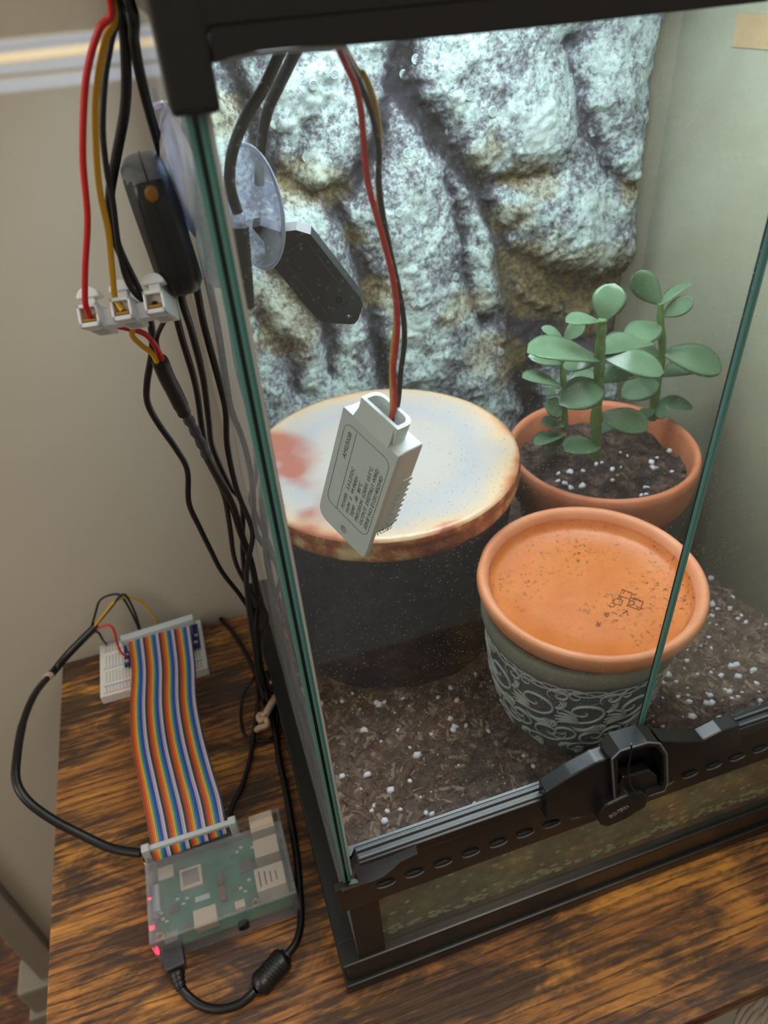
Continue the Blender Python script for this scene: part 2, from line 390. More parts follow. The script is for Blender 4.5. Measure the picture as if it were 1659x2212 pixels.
def text(s, size, frame, parent, mat, name='lettering', extr=0.00004, align='LEFT', sx=1.0, shear=0.0):
    """lettering turned into a mesh; frame = 4x4 placing it"""
    c = bpy.data.curves.new(name, 'FONT'); c.body = s; c.size = size; c.extrude = extr; c.align_x = align; c.shear = shear; c.resolution_u = 2
    o = bpy.data.objects.new('tmp', c); COL.objects.link(o); bpy.context.view_layer.update()
    me = bpy.data.meshes.new_from_object(o.evaluated_get(bpy.context.evaluated_depsgraph_get()))
    bpy.data.objects.remove(o)
    me.transform(frame @ Matrix.Diagonal((sx, 1, 1, 1))); me.name = name
    if '_o' in parent: me.transform(Matrix.Translation(-Vector(parent['_o'])))
    me.materials.clear(); me.materials.append(M[mat])
    r = bpy.data.objects.new(name, me); COL.objects.link(r); r.parent = parent; return r

# ------------------------------------------------------------------ setting
WY = 0.4335; FZ = -0.565
struct(B().box((-.318, WY, FZ), (1.6, WY+.12, 1.9)).build('wall_back', 'wall'))
struct(B().box((.322, -.02, FZ), (.44, WY, 1.9)).build('wall_right', 'rwall'))
struct(B().box((-3, -2.6, FZ-.05), (2, 2.4, FZ)).build('floor', 'floor_wood'))
t1 = B()
t1.box((-.32, WY-.010, FZ), (-.292, WY, 1.9), bev=.002)
struct(t1.build('trim_1', 'cream_trim'))
t2 = B(); t2.box((-.345, WY-.018, FZ), (-.30, WY+.02, -.452), bev=.004); t2.box((-.350, WY-.024, FZ), (-.30, WY+.02, -.505), bev=.003)
struct(t2.build('baseboard_corner', 'cream_trim'))
struct(B().box((-.292, WY-.014, FZ), (.32, WY, -.47), bev=.003).build('baseboard_back', 'cream_trim'))
# unseen slotted blocker behind the camera, added to shape the sun into thin beams
def sun_strip(z0, z1, x0, x1):
    """the opening on plane y = BY through which the sun reaches z0..z1 on the back wall"""
    k = (WY - BY)/SUN_DIR.y
    return (x0 - SUN_DIR.x*k, x1 - SUN_DIR.x*k, z0 - SUN_DIR.z*k, z1 - SUN_DIR.z*k)
BY = -0.55
def stripe(pa, pb): return [P(0, pa, y=WY), P(320, pb, y=WY)]
bands = [((107, 71), (86, 54)), ((137, 101), (108, 72)), ((163, 131), (138, 102)), ((203, 167), (172, 139))]   # photo rows of each beam's lower and upper edge at columns 0 and 320
cut = []
for (a0, a1), (b0, b1) in bands:
    lo0 = P(0, a0, y=WY); lo1 = P(320, a1, y=WY); hi0 = P(0, b0, y=WY); hi1 = P(320, b1, y=WY)
    cut.append((lo0, lo1, hi0, hi1))
kk = (WY-BY)/SUN_DIR.y
sh = SUN_DIR*kk
blocker = thing('sun_blocker', (-.75, BY, .5), 'unseen pale slotted sun blocker added behind the viewer', 'blocker')
XL, XR = -1.5, 1.3
def zat(lo, x): (p, q) = lo; return p.z + (q.z-p.z)*(x-p.x)/(q.x-p.x)
edges = [((c[0]-sh), (c[1]-sh), (c[2]-sh), (c[3]-sh)) for c in cut]
xa, xb = min(e[0].x for e in edges)-.16, .10 - sh.x
edges = edges[:2] + edges[2:]
prev = None
tops = []
def blocker_slat(z0a, z0b, z1a, z1b, x0, x1):
    b = B(); b.prism([(x0, BY, z0a), (x1, BY, z0b), (x1, BY, z1b), (x0, BY, z1a)], (0, .0003, 0)); return b.build('blocker_slat', 'white_plastic', blocker)
bot = -1.2; 
order = edges[::-1]     # lowest first
za = zb = bot; 
for e in order:
    la, lb = zat((e[0], e[1]), xa), zat((e[0], e[1]), xb); ha, hb = zat((e[2], e[3]), xa), zat((e[2], e[3]), xb)
    blocker_slat(za, zb, la, lb, xa, xb); za, zb = ha, hb
blocker_slat(za, zb, 1.9, 1.9, xa, xb)
blocker_slat(bot, bot, 1.9, 1.9, XL-.6, xa); blocker_slat(bot, bot, 1.9, 1.9, xb, XR+.3)
for i in (0, 2, 3):        # three of the four gaps hold an added pane that tints the beam bluish
    e = edges[i]; b = B(); g = .0004
    b.prism([(xa, BY-.002, zat((e[0], e[1]), xa)-g), (xb, BY-.002, zat((e[0], e[1]), xb)-g), (xb, BY-.002, zat((e[2], e[3]), xb)+g), (xa, BY-.002, zat((e[2], e[3]), xa)+g)], (0, .001, 0))
    b.build('beam_tint', 'blue_tint', blocker)

# ------------------------------------------------------------------ table
tab = thing('side_table', (.1, .25, FZ), 'rustic brown wooden side table with dark knots, holding the glass tank', 'table')
TX0, TX1, TY0, TY1 = -.1505, .318, .0785, .4325
B().box((TX0, TY0, -.018), (TX1, TY1, 0), bev=.0012).build('tabletop', 'table_wood', tab)
for x in (TX0+.012, TX1-.032):
    for y in (TY0+.012, TY1-.032):
        B().box((x, y, FZ), (x+.02, y+.02, -.0182), bev=.001).build('leg', 'black_frame', tab)
# knitted throw below the front edge
thr = thing('knitted_throw', (.205, .03, -.13), 'coarse grey knitted throw lying below the front edge of the table', 'blanket')
B().box((.12, -.03, FZ), (.318, .068, -.075), bev=.02).build('lining', 'dark_fabric', thr)
for k, (px, py) in enumerate([(1635, 2185), (1665, 2165), (1655, 2205), (1690, 2190), (1625, 2215)]):
    c = P(px, py, z=-.06)
    b = B()
    pts = [c + Vector((-.010, -.004, 0)), c + Vector((-.004, 0, .006)), c + Vector((.006, .004, .006)), c + Vector((.013, .007, -.004))]
    for j in range(5):
        b.tube([p + Vector((0, (j-2)*.0028, abs(j-2)*-.001)) for p in smooth_path(pts, 4)], .0017, 6)
    b.build('stitch', 'wool_light', thr)

# ------------------------------------------------------------------ terrarium
TK = (.0, .1436, 0.0)
tank = thing('glass_terrarium', (.15, .287, 0), 'tall glass terrarium with black frame and front doors, standing on the wooden table', 'terrarium')
GX0, GX1, GY0, GY1 = .0092, .3015, .1462, .4285      # outer faces of the glass
b = B()                                              # base frame
def rim(b, z0, z1, o, i=0.012, mi=0, bev=.001):
    x0, x1, y0, y1 = -.0003-o, .3065+o, .1436-o, .4325
    b.box((x0, y0, z0), (x1, y0+i, z1), mi, bev); b.box((x0, y1-i, z0), (x1, y1, z1), mi, bev)
    b.box((x0, y0+i*.9, z0), (x0+i, y1-i*.9, z1), mi, bev); b.box((x1-i, y0+i*.9, z0), (x1, y1-i*.9, z1), mi, bev)
rim(b, 0.0003, .009, 0)
b.build('base_lip', 'black_frame', tank)
b = B(); rim(b, .009, .0275, -.0022, .010, bev=.0018); rim(b, .0275, .0325, -.0005, .012, bev=.001); b.build('base_frame', 'black_plastic', tank)
B().box((.008, .152, .004), (.298, .424, .0085)).build('floor_panel', 'black_frame', tank)
def pane(x0, y0, z0, x1, y1, z1, name, mat, edge_axis):
    b = B(); b.box((x0, y0, z0), (x1, y1, z1)); o = b.build(name, [mat, 'dark_edge'], tank)
    for p in o.data.polygons:
        if abs(p.normal[edge_axis]) < .5: p.material_index = 1
    return o
T = .0030
lp = pane(GX0, GY0+.0003, .012, GX0+T, GY1, .412, 'side_pane', 'side_glass', 0)
rp = pane(GX1-T, GY0+.0003, .012, GX1, GY1, .412, 'side_pane', 'right_glass', 0)
pane(GX0+T+.0002, GY1-.003, .012, GX1-T-.0002, GY1, .412, 'back_pane', 'right_glass', 1)
pane(GX0+T+.0004, GY0+.0006, .026, GX1-T-.0004, GY0+.0046, .130, 'front_pane', 'low_glass', 1)
for x in (GX0+.0004, GX0+T-.0004, ):
    B().box((x-.0006, GY0-.0004, .105), (x+.0006, GY0+.0006, .4085), bev=.0003).build('edge_bevel', 'teal_edge', lp)
DX = .1442
def door(x0, x1, edge_x):
    d = pane(x0, GY0-.0002, .1275, x1, GY0+.0018, .4075, 'door', 'door_glass', 1)
    for p in d.data.polygons:
        if abs(p.normal[0]) > .5: p.material_index = 1
    B().box((edge_x-.0004, GY0-.0006, .1285), (edge_x+.0005, GY0+.0004, .4070)).build('edge_bevel', 'teal_edge', d)
    return d
dl = door(GX0+T+.0006, DX-.0002, DX-.0005); dr = door(DX+.0002, GX1-T-.0010, DX+.0006)
B().box((GX0+T+.0005, GY0-.0014, .118), (GX0+T+.0013, GY0-.0004, .4065), bev=.0003).build('door_seal', 'white_edge', dl)
B().box((GX0+T+.0001, GY0-.0006, .116), (GX0+T+.0005, GY0+.0002, .4065)).build('edge_bevel', 'teal_edge', dl)
# front corner posts of silicone behind the lower window
for x0, x1 in ((GX0, GX0+.0135), (GX1-.0135, GX1)):
    B().box((x0, GY0-.0006, .0300), (x1, GY0+.0003, .092)).build('corner_strip', 'black_frame', tank)
# ventilation bar under the doors
def zpx(px, py, y=.1436): return P(px, py, y=y)
bar = B()
pt = lambda *q: [zpx(px, py) for px, py in q]
def poly_front(q, y, depth, bev=0.0):
    pts = [P(px, py, y=y) for px, py in q]
    return pts, (0, depth, 0), bev
pts = [Vector((.0050, .1436, .0905)), Vector((.0050, .1436, .1115)), Vector((.0100, .1436, .1120)), Vector((.016, .1436, .1110)), Vector((.022, .1436, .1120)), Vector((.028, .1436, .1175)),
       Vector((.034, .1436, .1225)), Vector((.300, .1436, .1225)), Vector((.3045, .1436, .1115)), Vector((.3045, .1436, .0905))]
bar.prism(pts, (0, .0034, 0), bev=.0006); vent = bar.build('vent_bar', 'black_plastic', tank)
cl = B()
pts = [Vector((.0135, .139, .1285)), Vector((.0132, .139, .1262)), Vector((.0150, .139, .1232)), Vector((.0195, .139, .1210)), Vector((.0245, .139, .1215)), Vector((.0290, .139, .1250)),
       Vector((.0330, .139, .1292)), Vector((.0400, .139, .1305)), Vector((.120, .139, .1305)), Vector((.120, .139, .1365)), Vector((.0160, .139, .1365))]
cl.prism(pts, (0, .0075, 0), bev=.0006); clip = cl.build('door_rail', 'black_plastic', tank)
sp = [(.0142, .1262), (.0152, .1236), (.0195, .1216), (.0243, .1221), (.0286, .1254), (.0328, .1296), (.0400, .1310)]
rl = B(); k0 = [Vector((x, .1378, z)) for x, z in sp]; k1 = [Vector((.0142 + (.0400-.0142)*i/6, .1392, .1368)) for i in range(7)]
rl.add(k0+k1+[p+Vector((0, .0012, 0)) for p in k0], [(i, i+1, 8+i, 7+i) for i in range(6)] + [(i, i+1, 15+i, 14+i) for i in range(6)], 0, True)
rl.build('rail_lit_end', 'rail_lit', clip, fix=False)  # paler shell puts the lit face of the black rail's end into colour
du = B(); du.tube(smooth_path([Vector((.0075, .1433, .1117)), Vector((.016, .1433, .1112)), Vector((.022, .1433, .1122)), Vector((.028, .1433, .1177)), Vector((.034, .1433, .1227)), Vector((.06, .1433, .1229))], 5), .0007, 6); du.build('dusty_seam', 'bark_dark', vent)
cl = B()
pts = [Vector((.172, .139, .1305)), Vector((.172, .139, .1365)), Vector((.296, .139, .1365)), Vector((.296, .139, .1305))]
cl.prism(pts, (0, .0075, 0), bev=.0006); clip2 = cl.build('door_rail', 'black_plastic', tank)
for x0, x1 in ((.0165, .112), (.182, .295)):         # the two raised lips on top of each rail, highlight put into their grey
    for yy in (.1405, .1438):
        B().box((x0, yy, .1363), (x1, yy+.0010, .1377), bev=.0003).build('rail_lip', 'frame_grey', clip if x0 < .1 else clip2)
xs = [.0265 + .0132*i for i in range(8)] + [.165 + .0132*i for i in range(9)]
sl = None
for x in xs:
    if .125 < x < .16 or x > .29: continue
    b = B(); b.ball((0, 0, 0), 1, 0, 2, sc=(.0040, .0012, .0014)); 
    o = b.build('vent_slot', 'hole_dark', None); o.parent = vent; o.location = Vector((x, .1434, .1045)) - Vector(tank['_o'])
    c = B(); pth = [Vector((.0042*math.cos(a), -.0007, .0016*math.sin(a) - .0002)) for a in [PI + PI*k/10 for k in range(11)]]
    c.tube(pth, [.0002 + .0004*math.sin(PI*k/10) for k in range(11)], 6)
    c.build('slot_lip', 'frame_grey', None)
lips = [o for o in COL.objects if o.name.startswith('slot_lip')]; slots = [o for o in COL.objects if o.name.startswith('vent_slot')]
for l_, s_ in zip(lips, slots): l_.parent = vent; l_.location = s_.location
# latch in the middle of the rail
def front_poly(q, y): return [P(px, py, y=y) for px, py in q]
b = B()
left_wing = front_poly([(1180, 1712), (1235, 1678), (1290, 1648), (1335, 1632), (1338, 1700), (1325, 1745), (1300, 1762), (1180, 1772)], .137)
b.prism(left_wing, (0, .007, 0), bev=.0008)
right_wing = front_poly([(1425, 1600), (1470, 1602), (1520, 1600), (1560, 1580), (1600, 1568), (1600, 1610), (1500, 1650), (1440, 1690)], .137)
b.prism(right_wing, (0, .007, 0), bev=.0008)
b.build('latch_wing', 'black_plastic', tank)
fr = front_poly([(1322, 1640), (1340, 1622), (1400, 1604), (1425, 1606), (1440, 1628), (1442, 1690), (1436, 1708), (1345, 1738), (1328, 1726)], .1345)
cen = sum(fr, Vector())/len(fr)
b = B(); n = len(fr)
inn = [cen + (p-cen)*.86 for p in fr]; back = [cen + (p-cen)*.80 + Vector((0, .008, 0)) for p in fr]; out2 = [p + Vector((0, .009, 0)) for p in fr]
b.add(fr+inn, [(i, (i+1) % n, n+(i+1) % n, n+i) for i in range(n)]); b.add(inn+back, [(i, (i+1) % n, n+(i+1) % n, n+i) for i in range(n)])
b.add(fr+out2, [(i, n+i, n+(i+1) % n, (i+1) % n) for i in range(n)]); b.add(back, [tuple(range(n))])
latch = b.build('latch', 'black_plastic', tank)
b = B(); b.tube([fr[i % n] for i in range(n+1)], .0005, 6, cap=False); b.build('latch_rim', 'frame_grey', latch)
sh_ = front_poly([(1333, 1700), (1345, 1680), (1405, 1664), (1420, 1676), (1424, 1700), (1345, 1728)], .136)
b = B(); b.prism(sh_, (0, .005, 0), bev=.0008); b.build('latch_step', 'black_plastic', latch)
pull = front_poly([(1296, 1762), (1310, 1742), (1360, 1718), (1392, 1712), (1404, 1722), (1396, 1744), (1350, 1772), (1312, 1788), (1298, 1784)], .133)
b = B(); b.prism(pull, (0, .006, 0), bev=.0012); pl_ = b.build('pull_tab', 'black_plastic', latch)
a0 = P(1318, 1768, y=.1328); a1 = P(1384, 1728, y=.1328); dx = (a1-a0).normalized(); nrm = Vector((0, -1, 0)); up = nrm.cross(dx)
fm = Matrix(((dx.x, up.x, nrm.x, a0.x), (dx.y, up.y, nrm.y, a0.y), (dx.z, up.z, nrm.z, a0.z), (0, 0, 0, 1)))
text('EXO-TERRA', .0044, fm, latch, 'grey_print', extr=.0001, sx=.42)
# top frame with its feeding hole lid
b = B()
def rim2(b, z0, z1, x0, x1, y0, y1, i, bev=.001):
    b.box((x0, y0, z0), (x1, y0+i, z1), 0, bev); b.box((x0, y1-i, z0), (x1, y1, z1), 0, bev)
    b.box((x0, y0+i*.9, z0), (x0+i, y1-i*.9, z1), 0, bev); b.box((x1-i, y0+i*.9, z0), (x1, y1-i*.9, z1), 0, bev)
rim2(b, .4110, .4315, .0086, .3065, .1428, .4325, .008, .0012)
b.build('top_frame', 'black_plastic', tank)
b = B(); rim2(b, .4318, .4500, .0078, .3080, .1410, .4325, .010, .002); b.build('top_rim', 'black_plastic', tank)
B().box((.0066, .1424, .3995), (.0152, .1490, .4305), bev=.0012).build('corner_block', 'black_plastic', tank)
b = B(); cs = [P(px, py, y=.1422) for px, py in [(455, 60), (640, 40), (1659, -60), (1659, 3), (1200, 55), (1000, 76), (760, 98), (640, 102), (560, 110), (500, 124), (462, 138)]]
b.prism(cs, (0, .007, 0)); b.build('door_header', 'black_plastic', tank)
b = B(); hd = [P(px, py, y=.153) for px, py in [(470, 128), (520, 112), (600, 102), (740, 98), (760, 104), (700, 112), (610, 116), (540, 124), (480, 140)]]
b.prism(hd, (0, .004, 0)); b.build('cable_guide', 'connector_grey', tank)
B().box((.012, .152, .4495), (.300, .424, .4525), bev=.0005).build('mesh_lid', 'black_frame', tank)
hood = thing('lamp_hood', (.16, .29, .4530), 'black hood lamp lying on top of the terrarium', 'lamp')
B().box((.03, .20, .4530), (.29, .40, .50), bev=.006).build('housing', 'black_plastic', hood)
B().box((.05, .25, .4460), (.27, .35, .4490)).build('diffuser', 'lamp_face', tank)

# ------------------------------------------------------------------ foam rock background
BX0, BX1, BZ0, BZ1 = .0140, .2968, .070, .4440
BYf = .4245
def bp(px, py): q = P(px, py, y=.412); return (q.x, q.z)
valleys = [
 ([(900, 60), (880, 120), (850, 190), (905, 235), (960, 295), (1020, 370), (1080, 460), (1105, 560), (1120, 640), (1135, 760), (1150, 900)], 1.0, .012),
 ([(868, 200), (820, 270), (800, 340), (770, 420), (700, 420), (640, 405), (600, 380), (560, 310), (520, 200), (500, 120)], .75, .008),
 ([(720, 430), (770, 540), (800, 650), (835, 780), (850, 840)], .85, .009),
 ([(1100, 560), (1180, 625), (1280, 640), (1360, 620), (1400, 600)], .9, .013),
 ([(1130, 700), (1200, 720), (1300, 720), (1390, 690)], .8, .014),
 ([(1075, 400), (1150, 395), (1215, 370)], .55, .005),
 ([(1235, 100), (1270, 200), (1290, 310), (1340, 370), (1390, 400)], .45, .006),
 ([(590, 560), (640, 640), (700, 700), (740, 800)], .6, .008),
 ([(560, 700), (610, 760), (650, 850)], .4, .008),
 ([(1440, 80), (1430, 300), (1400, 450)], .4, .006),
 ([(980, 380), (1000, 480), (1010, 580), (1060, 700)], .45, .006),
 ([(690, 250), (660, 320), (640, 400)], .25, .006)]
segs = []
for poly, dep, wid in valleys:
    q = [bp(*p) for p in poly]
    for a, c in zip(q[:-1], q[1:]): segs.append((a[0], a[1], c[0]-a[0], c[1]-a[1], dep, wid))
ochres = [bp(*p) + (r,) for p, r in
   [((640, 400), .016), ((700, 405), .014), ((600, 660), .020), ((620, 720), .02), ((700, 640), .010), ((770, 520), .010), ((820, 640), .014), ((1130, 380), .012), ((1180, 400), .012),
    ((1060, 330), .014), ((1110, 480), .014), ((1160, 560), .022), ((1230, 590), .022), ((1320, 570), .018), ((1180, 650), .024), ((1290, 690), .022), ((1060, 760), .018), ((1110, 790), .018),
    ((1010, 660), .014), ((470, 260), .012), ((1340, 640), .02), ((980, 680), .010), ((1370, 420), .012)]]
NX, NZ = 230, 300
gx = np.linspace(BX0, BX1, NX); gz = np.linspace(BZ0, BZ1, NZ); X, Z = np.meshgrid(gx, gz)
nz1 = np.array([[noise.fractal(Vector((x*28, 3.1, z*28)), 1.0, 2.0, 5) for x in gx] for z in gz])
nz2 = np.array([[noise.fractal(Vector((x*95, 9.1, z*95)), .7, 2.0, 3) for x in gx] for z in gz])
wx = X + nz1*.006; wz = Z + nz2*.002 + nz1*.004
vmax = np.zeros_like(X); hsub = np.zeros_like(X)
near = np.full_like(X, 9.)
for ax_, az_, dx_, dz_, dep, wid in segs:
    t_ = np.clip(((wx-ax_)*dx_+(wz-az_)*dz_)/(dx_*dx_+dz_*dz_), 0, 1)
    d_ = np.hypot(wx-ax_-t_*dx_, wz-az_-t_*dz_); wid = wid*.62 if wid < .0125 else wid*.8
    vmax = np.maximum(vmax, dep*np.exp(-(d_/wid)**2)); near = np.minimum(near, d_)
dome = 1-np.exp(-(near/.016)**1.2)
ridge = np.abs(np.array([[noise.fractal(Vector((x*22+z*9, 20.1, z*13-x*10)), .9, 2.0, 4) for x in gx] for z in gz]))
hgt = .004 + .012*dome + .0022*nz1 + .0015*nz2 - .007*vmax + .004*(1-ridge*2)*.5
hgt = np.clip(hgt, .0008, .021)
# shelf overhanging the lower right hollow
hol = np.exp(-(((X-bp(1240, 690)[0])/.045)**2 + ((Z-bp(1240, 700)[1])/.030)**2)); hgt = np.clip(hgt - .009*hol, .0008, .021) + .0012*np.abs(nz2) + .0010*np.abs(nz1)
b = B(); vs = [Vector((gx[i], BYf - hgt[j, i], gz[j])) for j in range(NZ) for i in range(NX)]
fs = [(j*NX+i, j*NX+i+1, (j+1)*NX+i+1, (j+1)*NX+i) for j in range(NZ-1) for i in range(NX-1)]
b.add(vs, fs, 0, True)
# side skirt and back
ring = [0*NX+i for i in range(NX)] + [j*NX+NX-1 for j in range(1, NZ)] + [(NZ-1)*NX+i for i in range(NX-2, -1, -1)] + [j*NX for j in range(NZ-2, 0, -1)]
bk = [Vector((vs[i].x, .4248, vs[i].z)) for i in ring]
nr = len(ring); k0 = len(b.v); b.v += bk
b.f += [(ring[i], k0+i, k0+(i+1) % nr, ring[(i+1) % nr]) for i in range(nr)]; b.m += [1]*nr; b.sm += [False]*nr
b.f.append(tuple(k0+i for i in range(nr))); b.m.append(1); b.sm.append(False)
rock = thing('rock_background', (.155, .4245, .07), 'sculpted foam rock panel painted pale green, grey and ochre against the tank back', 'background panel')
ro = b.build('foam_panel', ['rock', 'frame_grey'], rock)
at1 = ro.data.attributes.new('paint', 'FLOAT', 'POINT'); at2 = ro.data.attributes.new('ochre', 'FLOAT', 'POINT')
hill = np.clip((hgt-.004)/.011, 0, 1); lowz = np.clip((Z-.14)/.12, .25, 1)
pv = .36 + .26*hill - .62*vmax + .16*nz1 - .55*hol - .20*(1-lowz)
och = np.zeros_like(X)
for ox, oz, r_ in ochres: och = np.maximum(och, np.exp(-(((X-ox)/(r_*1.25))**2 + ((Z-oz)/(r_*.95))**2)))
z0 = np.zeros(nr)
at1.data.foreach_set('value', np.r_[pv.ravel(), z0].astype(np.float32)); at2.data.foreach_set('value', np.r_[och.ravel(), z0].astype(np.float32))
# small embossed studs
sb = B(); sb.lathe((0, 0, 0), [(.0030, -.0006), (.0028, .0003), (.0024, .0005), (.0021, .0001), (.0, .0001)], 14)
for k in range(7):
    a = 2*PI*k/6; r_ = 0 if k == 6 else .0013
    sb.ball((r_*math.cos(a), r_*math.sin(a), .0003), .00052, 0, 1)
stud0 = None; studs = [(673, 182), (812, 122), (668, 345), (778, 260), (578, 232), (672, 820), (612, 720), (878, 330), (878, 500), (856, 455), (940, 460), (1005, 300), (985, 290), (1060, 240), (1170, 185), (1290, 150), (1395, 135),
   (1300, 292), (1402, 285), (1222, 345), (1313, 402), (1380, 455), (1101, 480), (1228, 502), (890, 590), (990, 602), (1048, 680), (900, 740), (980, 750), (1082, 762), (928, 822), (1135, 340), (552, 815), (905, 130), (1060, 60), (1350, 540), (720, 160), (885, 165), (1010, 205)]
for px, py in studs:
    x, z = bp(px, py)
    if not (BX0+.004 < x < BX1-.004 and BZ0 < z < BZ1-.006): continue
    i = int((x-BX0)/(BX1-BX0)*(NX-1)); j = int((z-BZ0)/(BZ1-BZ0)*(NZ-1))
    nn = Vector((float(hgt[j, min(i+3, NX-1)]-hgt[j, max(i-3, 0)])*-1/((BX1-BX0)/NX*6), 1, float(hgt[min(j+3, NZ-1), i]-hgt[max(j-3, 0), i])*-1/((BZ1-BZ0)/NZ*6)))
    nn = Vector((nn.x*.5, -1, nn.z*.5)).normalized()
    if stud0 is None: stud0 = sb.build('stud', 'rock_stud', None); o = stud0
    else: o = stud0.copy(); COL.objects.link(o)
    o.parent = rock; o.location = Vector((x, BYf - float(hgt[j, i]) - .0002, z)) - Vector(rock['_o']); o.rotation_euler = nn.to_track_quat('Z', 'Y').to_euler()
    s_ = rnd.uniform(.75, 1.0); o.scale = (s_, s_, s_)

# ------------------------------------------------------------------ substrate
def soil_z(x, y):
    t_ = min(max((y-.15)/.14, 0), 1)
    return .0905 - .0165*t_ + .0035*noise.noise(Vector((x*22, y*22, 1))) + .0022*noise.noise(Vector((x*75, y*75, 4))) + .0010*noise.noise(Vector((x*240, y*240, 7)))
soil = thing('soil_bed', (.15, .287, .03), 'brown potting soil with white perlite filling the bottom of the terrarium', 'soil')
sx0, sx1, sy0, sy1 = GX0+T+.0006, GX1-T-.0006, GY0+.0052, .4225
NX2, NY2 = 190, 180
b = B(); vs = []
for j in range(NY2):
    for i in range(NX2):
        x = sx0+(sx1-sx0)*i/(NX2-1); y = sy0+(sy1-sy0)*j/(NY2-1); vs.append(Vector((x, y, soil_z(x, y))))
b.add(vs, [(j*NX2+i, j*NX2+i+1, (j+1)*NX2+i+1, (j+1)*NX2+i) for j in range(NY2-1) for i in range(NX2-1)], 0, True)
ring = [i for i in range(NX2)] + [j*NX2+NX2-1 for j in range(1, NY2)] + [(NY2-1)*NX2+i for i in range(NX2-2, -1, -1)] + [j*NX2 for j in range(NY2-2, 0, -1)]
k0 = len(b.v); b.v += [Vector((vs[i].x, vs[i].y, .0087)) for i in ring]; nr2 = len(ring)
b.f += [(ring[i], k0+i, k0+(i+1) % nr2, ring[(i+1) % nr2]) for i in range(nr2)]; b.m += [1]*nr2; b.sm += [False]*nr2
b.f.append(tuple(k0+i for i in range(nr2))); b.m.append(1); b.sm.append(False)
b.build('soil_mass', ['soil', 'buried_soil'], soil)
CROCK = (.0886, .3219, .077); POT = (.1535, .2126); TPOT = (.225, .314)
def blocked(x, y, m=.0):
    return math.hypot(x-CROCK[0], y-CROCK[1]) < .070+m or math.hypot(x-POT[0], y-POT[1]) < .036+m or math.hypot(x-TPOT[0], y-TPOT[1]) < .042+m
gm = []
for k in range(4):
    b = B(); b.ball((0, 0, 0), .0016, 0, 1, jit=.28, sc=(1, 1.2-.1*k, .8)); o = b.build('perlite_grain', 'perlite', None); o.parent = soil; gm.append(o.data); o.location = Vector((.05+.03*k, .17, soil_z(.05+.03*k, .17)+.0005)) - Vector(soil['_o'])
cnt = 0
while cnt < 230:
    x = rnd.uniform(sx0+.002, sx1-.002); y = rnd.uniform(sy0+.002, .33)
    if blocked(x, y, .002): continue
    dens = .45 if x < .2 else 1.0
    if rnd.random() > dens: continue
    o = bpy.data.objects.new('perlite_grain', rnd.choice(gm)); COL.objects.link(o); o.parent = soil
    s_ = rnd.choice([.5, .7, .8, 1.0, 1.2, 1.5]); o.scale = (s_, s_, s_); o.rotation_euler = (rnd.uniform(0, 6), rnd.uniform(0, 6), 0)
    o.location = Vector((x, y, soil_z(x, y)+.0004)) - Vector(soil['_o']); cnt += 1
def chips(parent, name, n, fn, mats, smin, smax):
    b = B()
    for _ in range(n):
        q = fn()
        if q is None: continue
        s_ = rnd.uniform(smin, smax); a = rnd.uniform(0, PI); c = Vector(q); u = Vector((math.cos(a), math.sin(a), rnd.uniform(-.3, .3)))*s_; v_ = Vector((-math.sin(a), math.cos(a), rnd.uniform(-.3, .3)))*s_*rnd.uniform(.12, .5); n_ = Vector((0, 0, s_*.15))
        b.add([c-u-v_, c+u-v_*.6, c+u*.9+v_, c-u*.8+v_, c+n_*1.5], [(0, 1, 4), (1, 2, 4), (2, 3, 4), (3, 0, 4)], rnd.randrange(len(mats)), False)
    o = b.build(name, mats, parent, fix=False); o['kind'] = 'stuff'; return o
def fsoil():
    x = rnd.uniform(sx0, sx1); y = rnd.uniform(sy0, .36)
    return None if blocked(x, y) else (x, y, soil_z(x, y)+rnd.uniform(-.0002, .0006))
chips(soil, 'bark_flakes', 9000, fsoil, ['bark', 'bark_dark', 'soil', 'soil'], .0008, .0036)
def fperl():
    q = fsoil(); return q
b = B()
for _ in range(700):
    q = fsoil()
    if q: b.ball(q, rnd.uniform(.0002, .0005), 0, 1)
o = b.build('perlite_dust', 'perlite', soil); o['kind'] = 'stuff'
b = B()   # grains pressed against the lower front window and sides
for _ in range(330):
    x = rnd.uniform(.022, .285); z = rnd.choice([rnd.uniform(.034, .085), rnd.uniform(.033, .041), rnd.uniform(.033, .041)])
    b.ball((x, sy0+.0001, z), rnd.uniform(.0005, .0021), 0, 1, jit=.25, sc=(1.3, .25, 1))
plain('buried_grain', (214, 208, 170), .8); o = b.build('buried_grains', 'buried_grain', soil); o['kind'] = 'stuff'

# ------------------------------------------------------------------ upturned crock
cr_ = thing('ceramic_crock', CROCK[:2] + (soil_z(*CROCK[:2])-.004,), 'large upturned stoneware crock with white rusty-edged base, body dark grey', 'crock')
z0 = cr_.location.z
cc = (CROCK[0], CROCK[1], 0)
B().lathe(cc, [(.0655, z0), (.0675, z0+.03), (.0700, z0+.08), (.0722, .178), (.0738, .186)], 96, cap0=True, cap1=True).build('body', 'crock_body', cr_)
B().lathe(cc, [(.0736, .1855), (.0752, .1875), (.0757, .190), (.0750, .1925), (.0745, .1935), (.0753, .1950), (.0758, .1975), (.0752, .1992)], 96).build('rim', 'crock_rim', cr_)
b = B(); b.lathe((0, 0, 0), [(.0754, -.0012), (.0748, .0002), (.072, .0010), (.066, .0006), (.055, .0004), (.035, .0009), (.015, .0006), (.0001, .0006)], 96)
tmpo = b.build('top_disc', 'crock_top', None); tmpo.parent = cr_; tmpo.location = Vector((CROCK[0], CROCK[1], .1997)) - Vector(cr_['_o'])

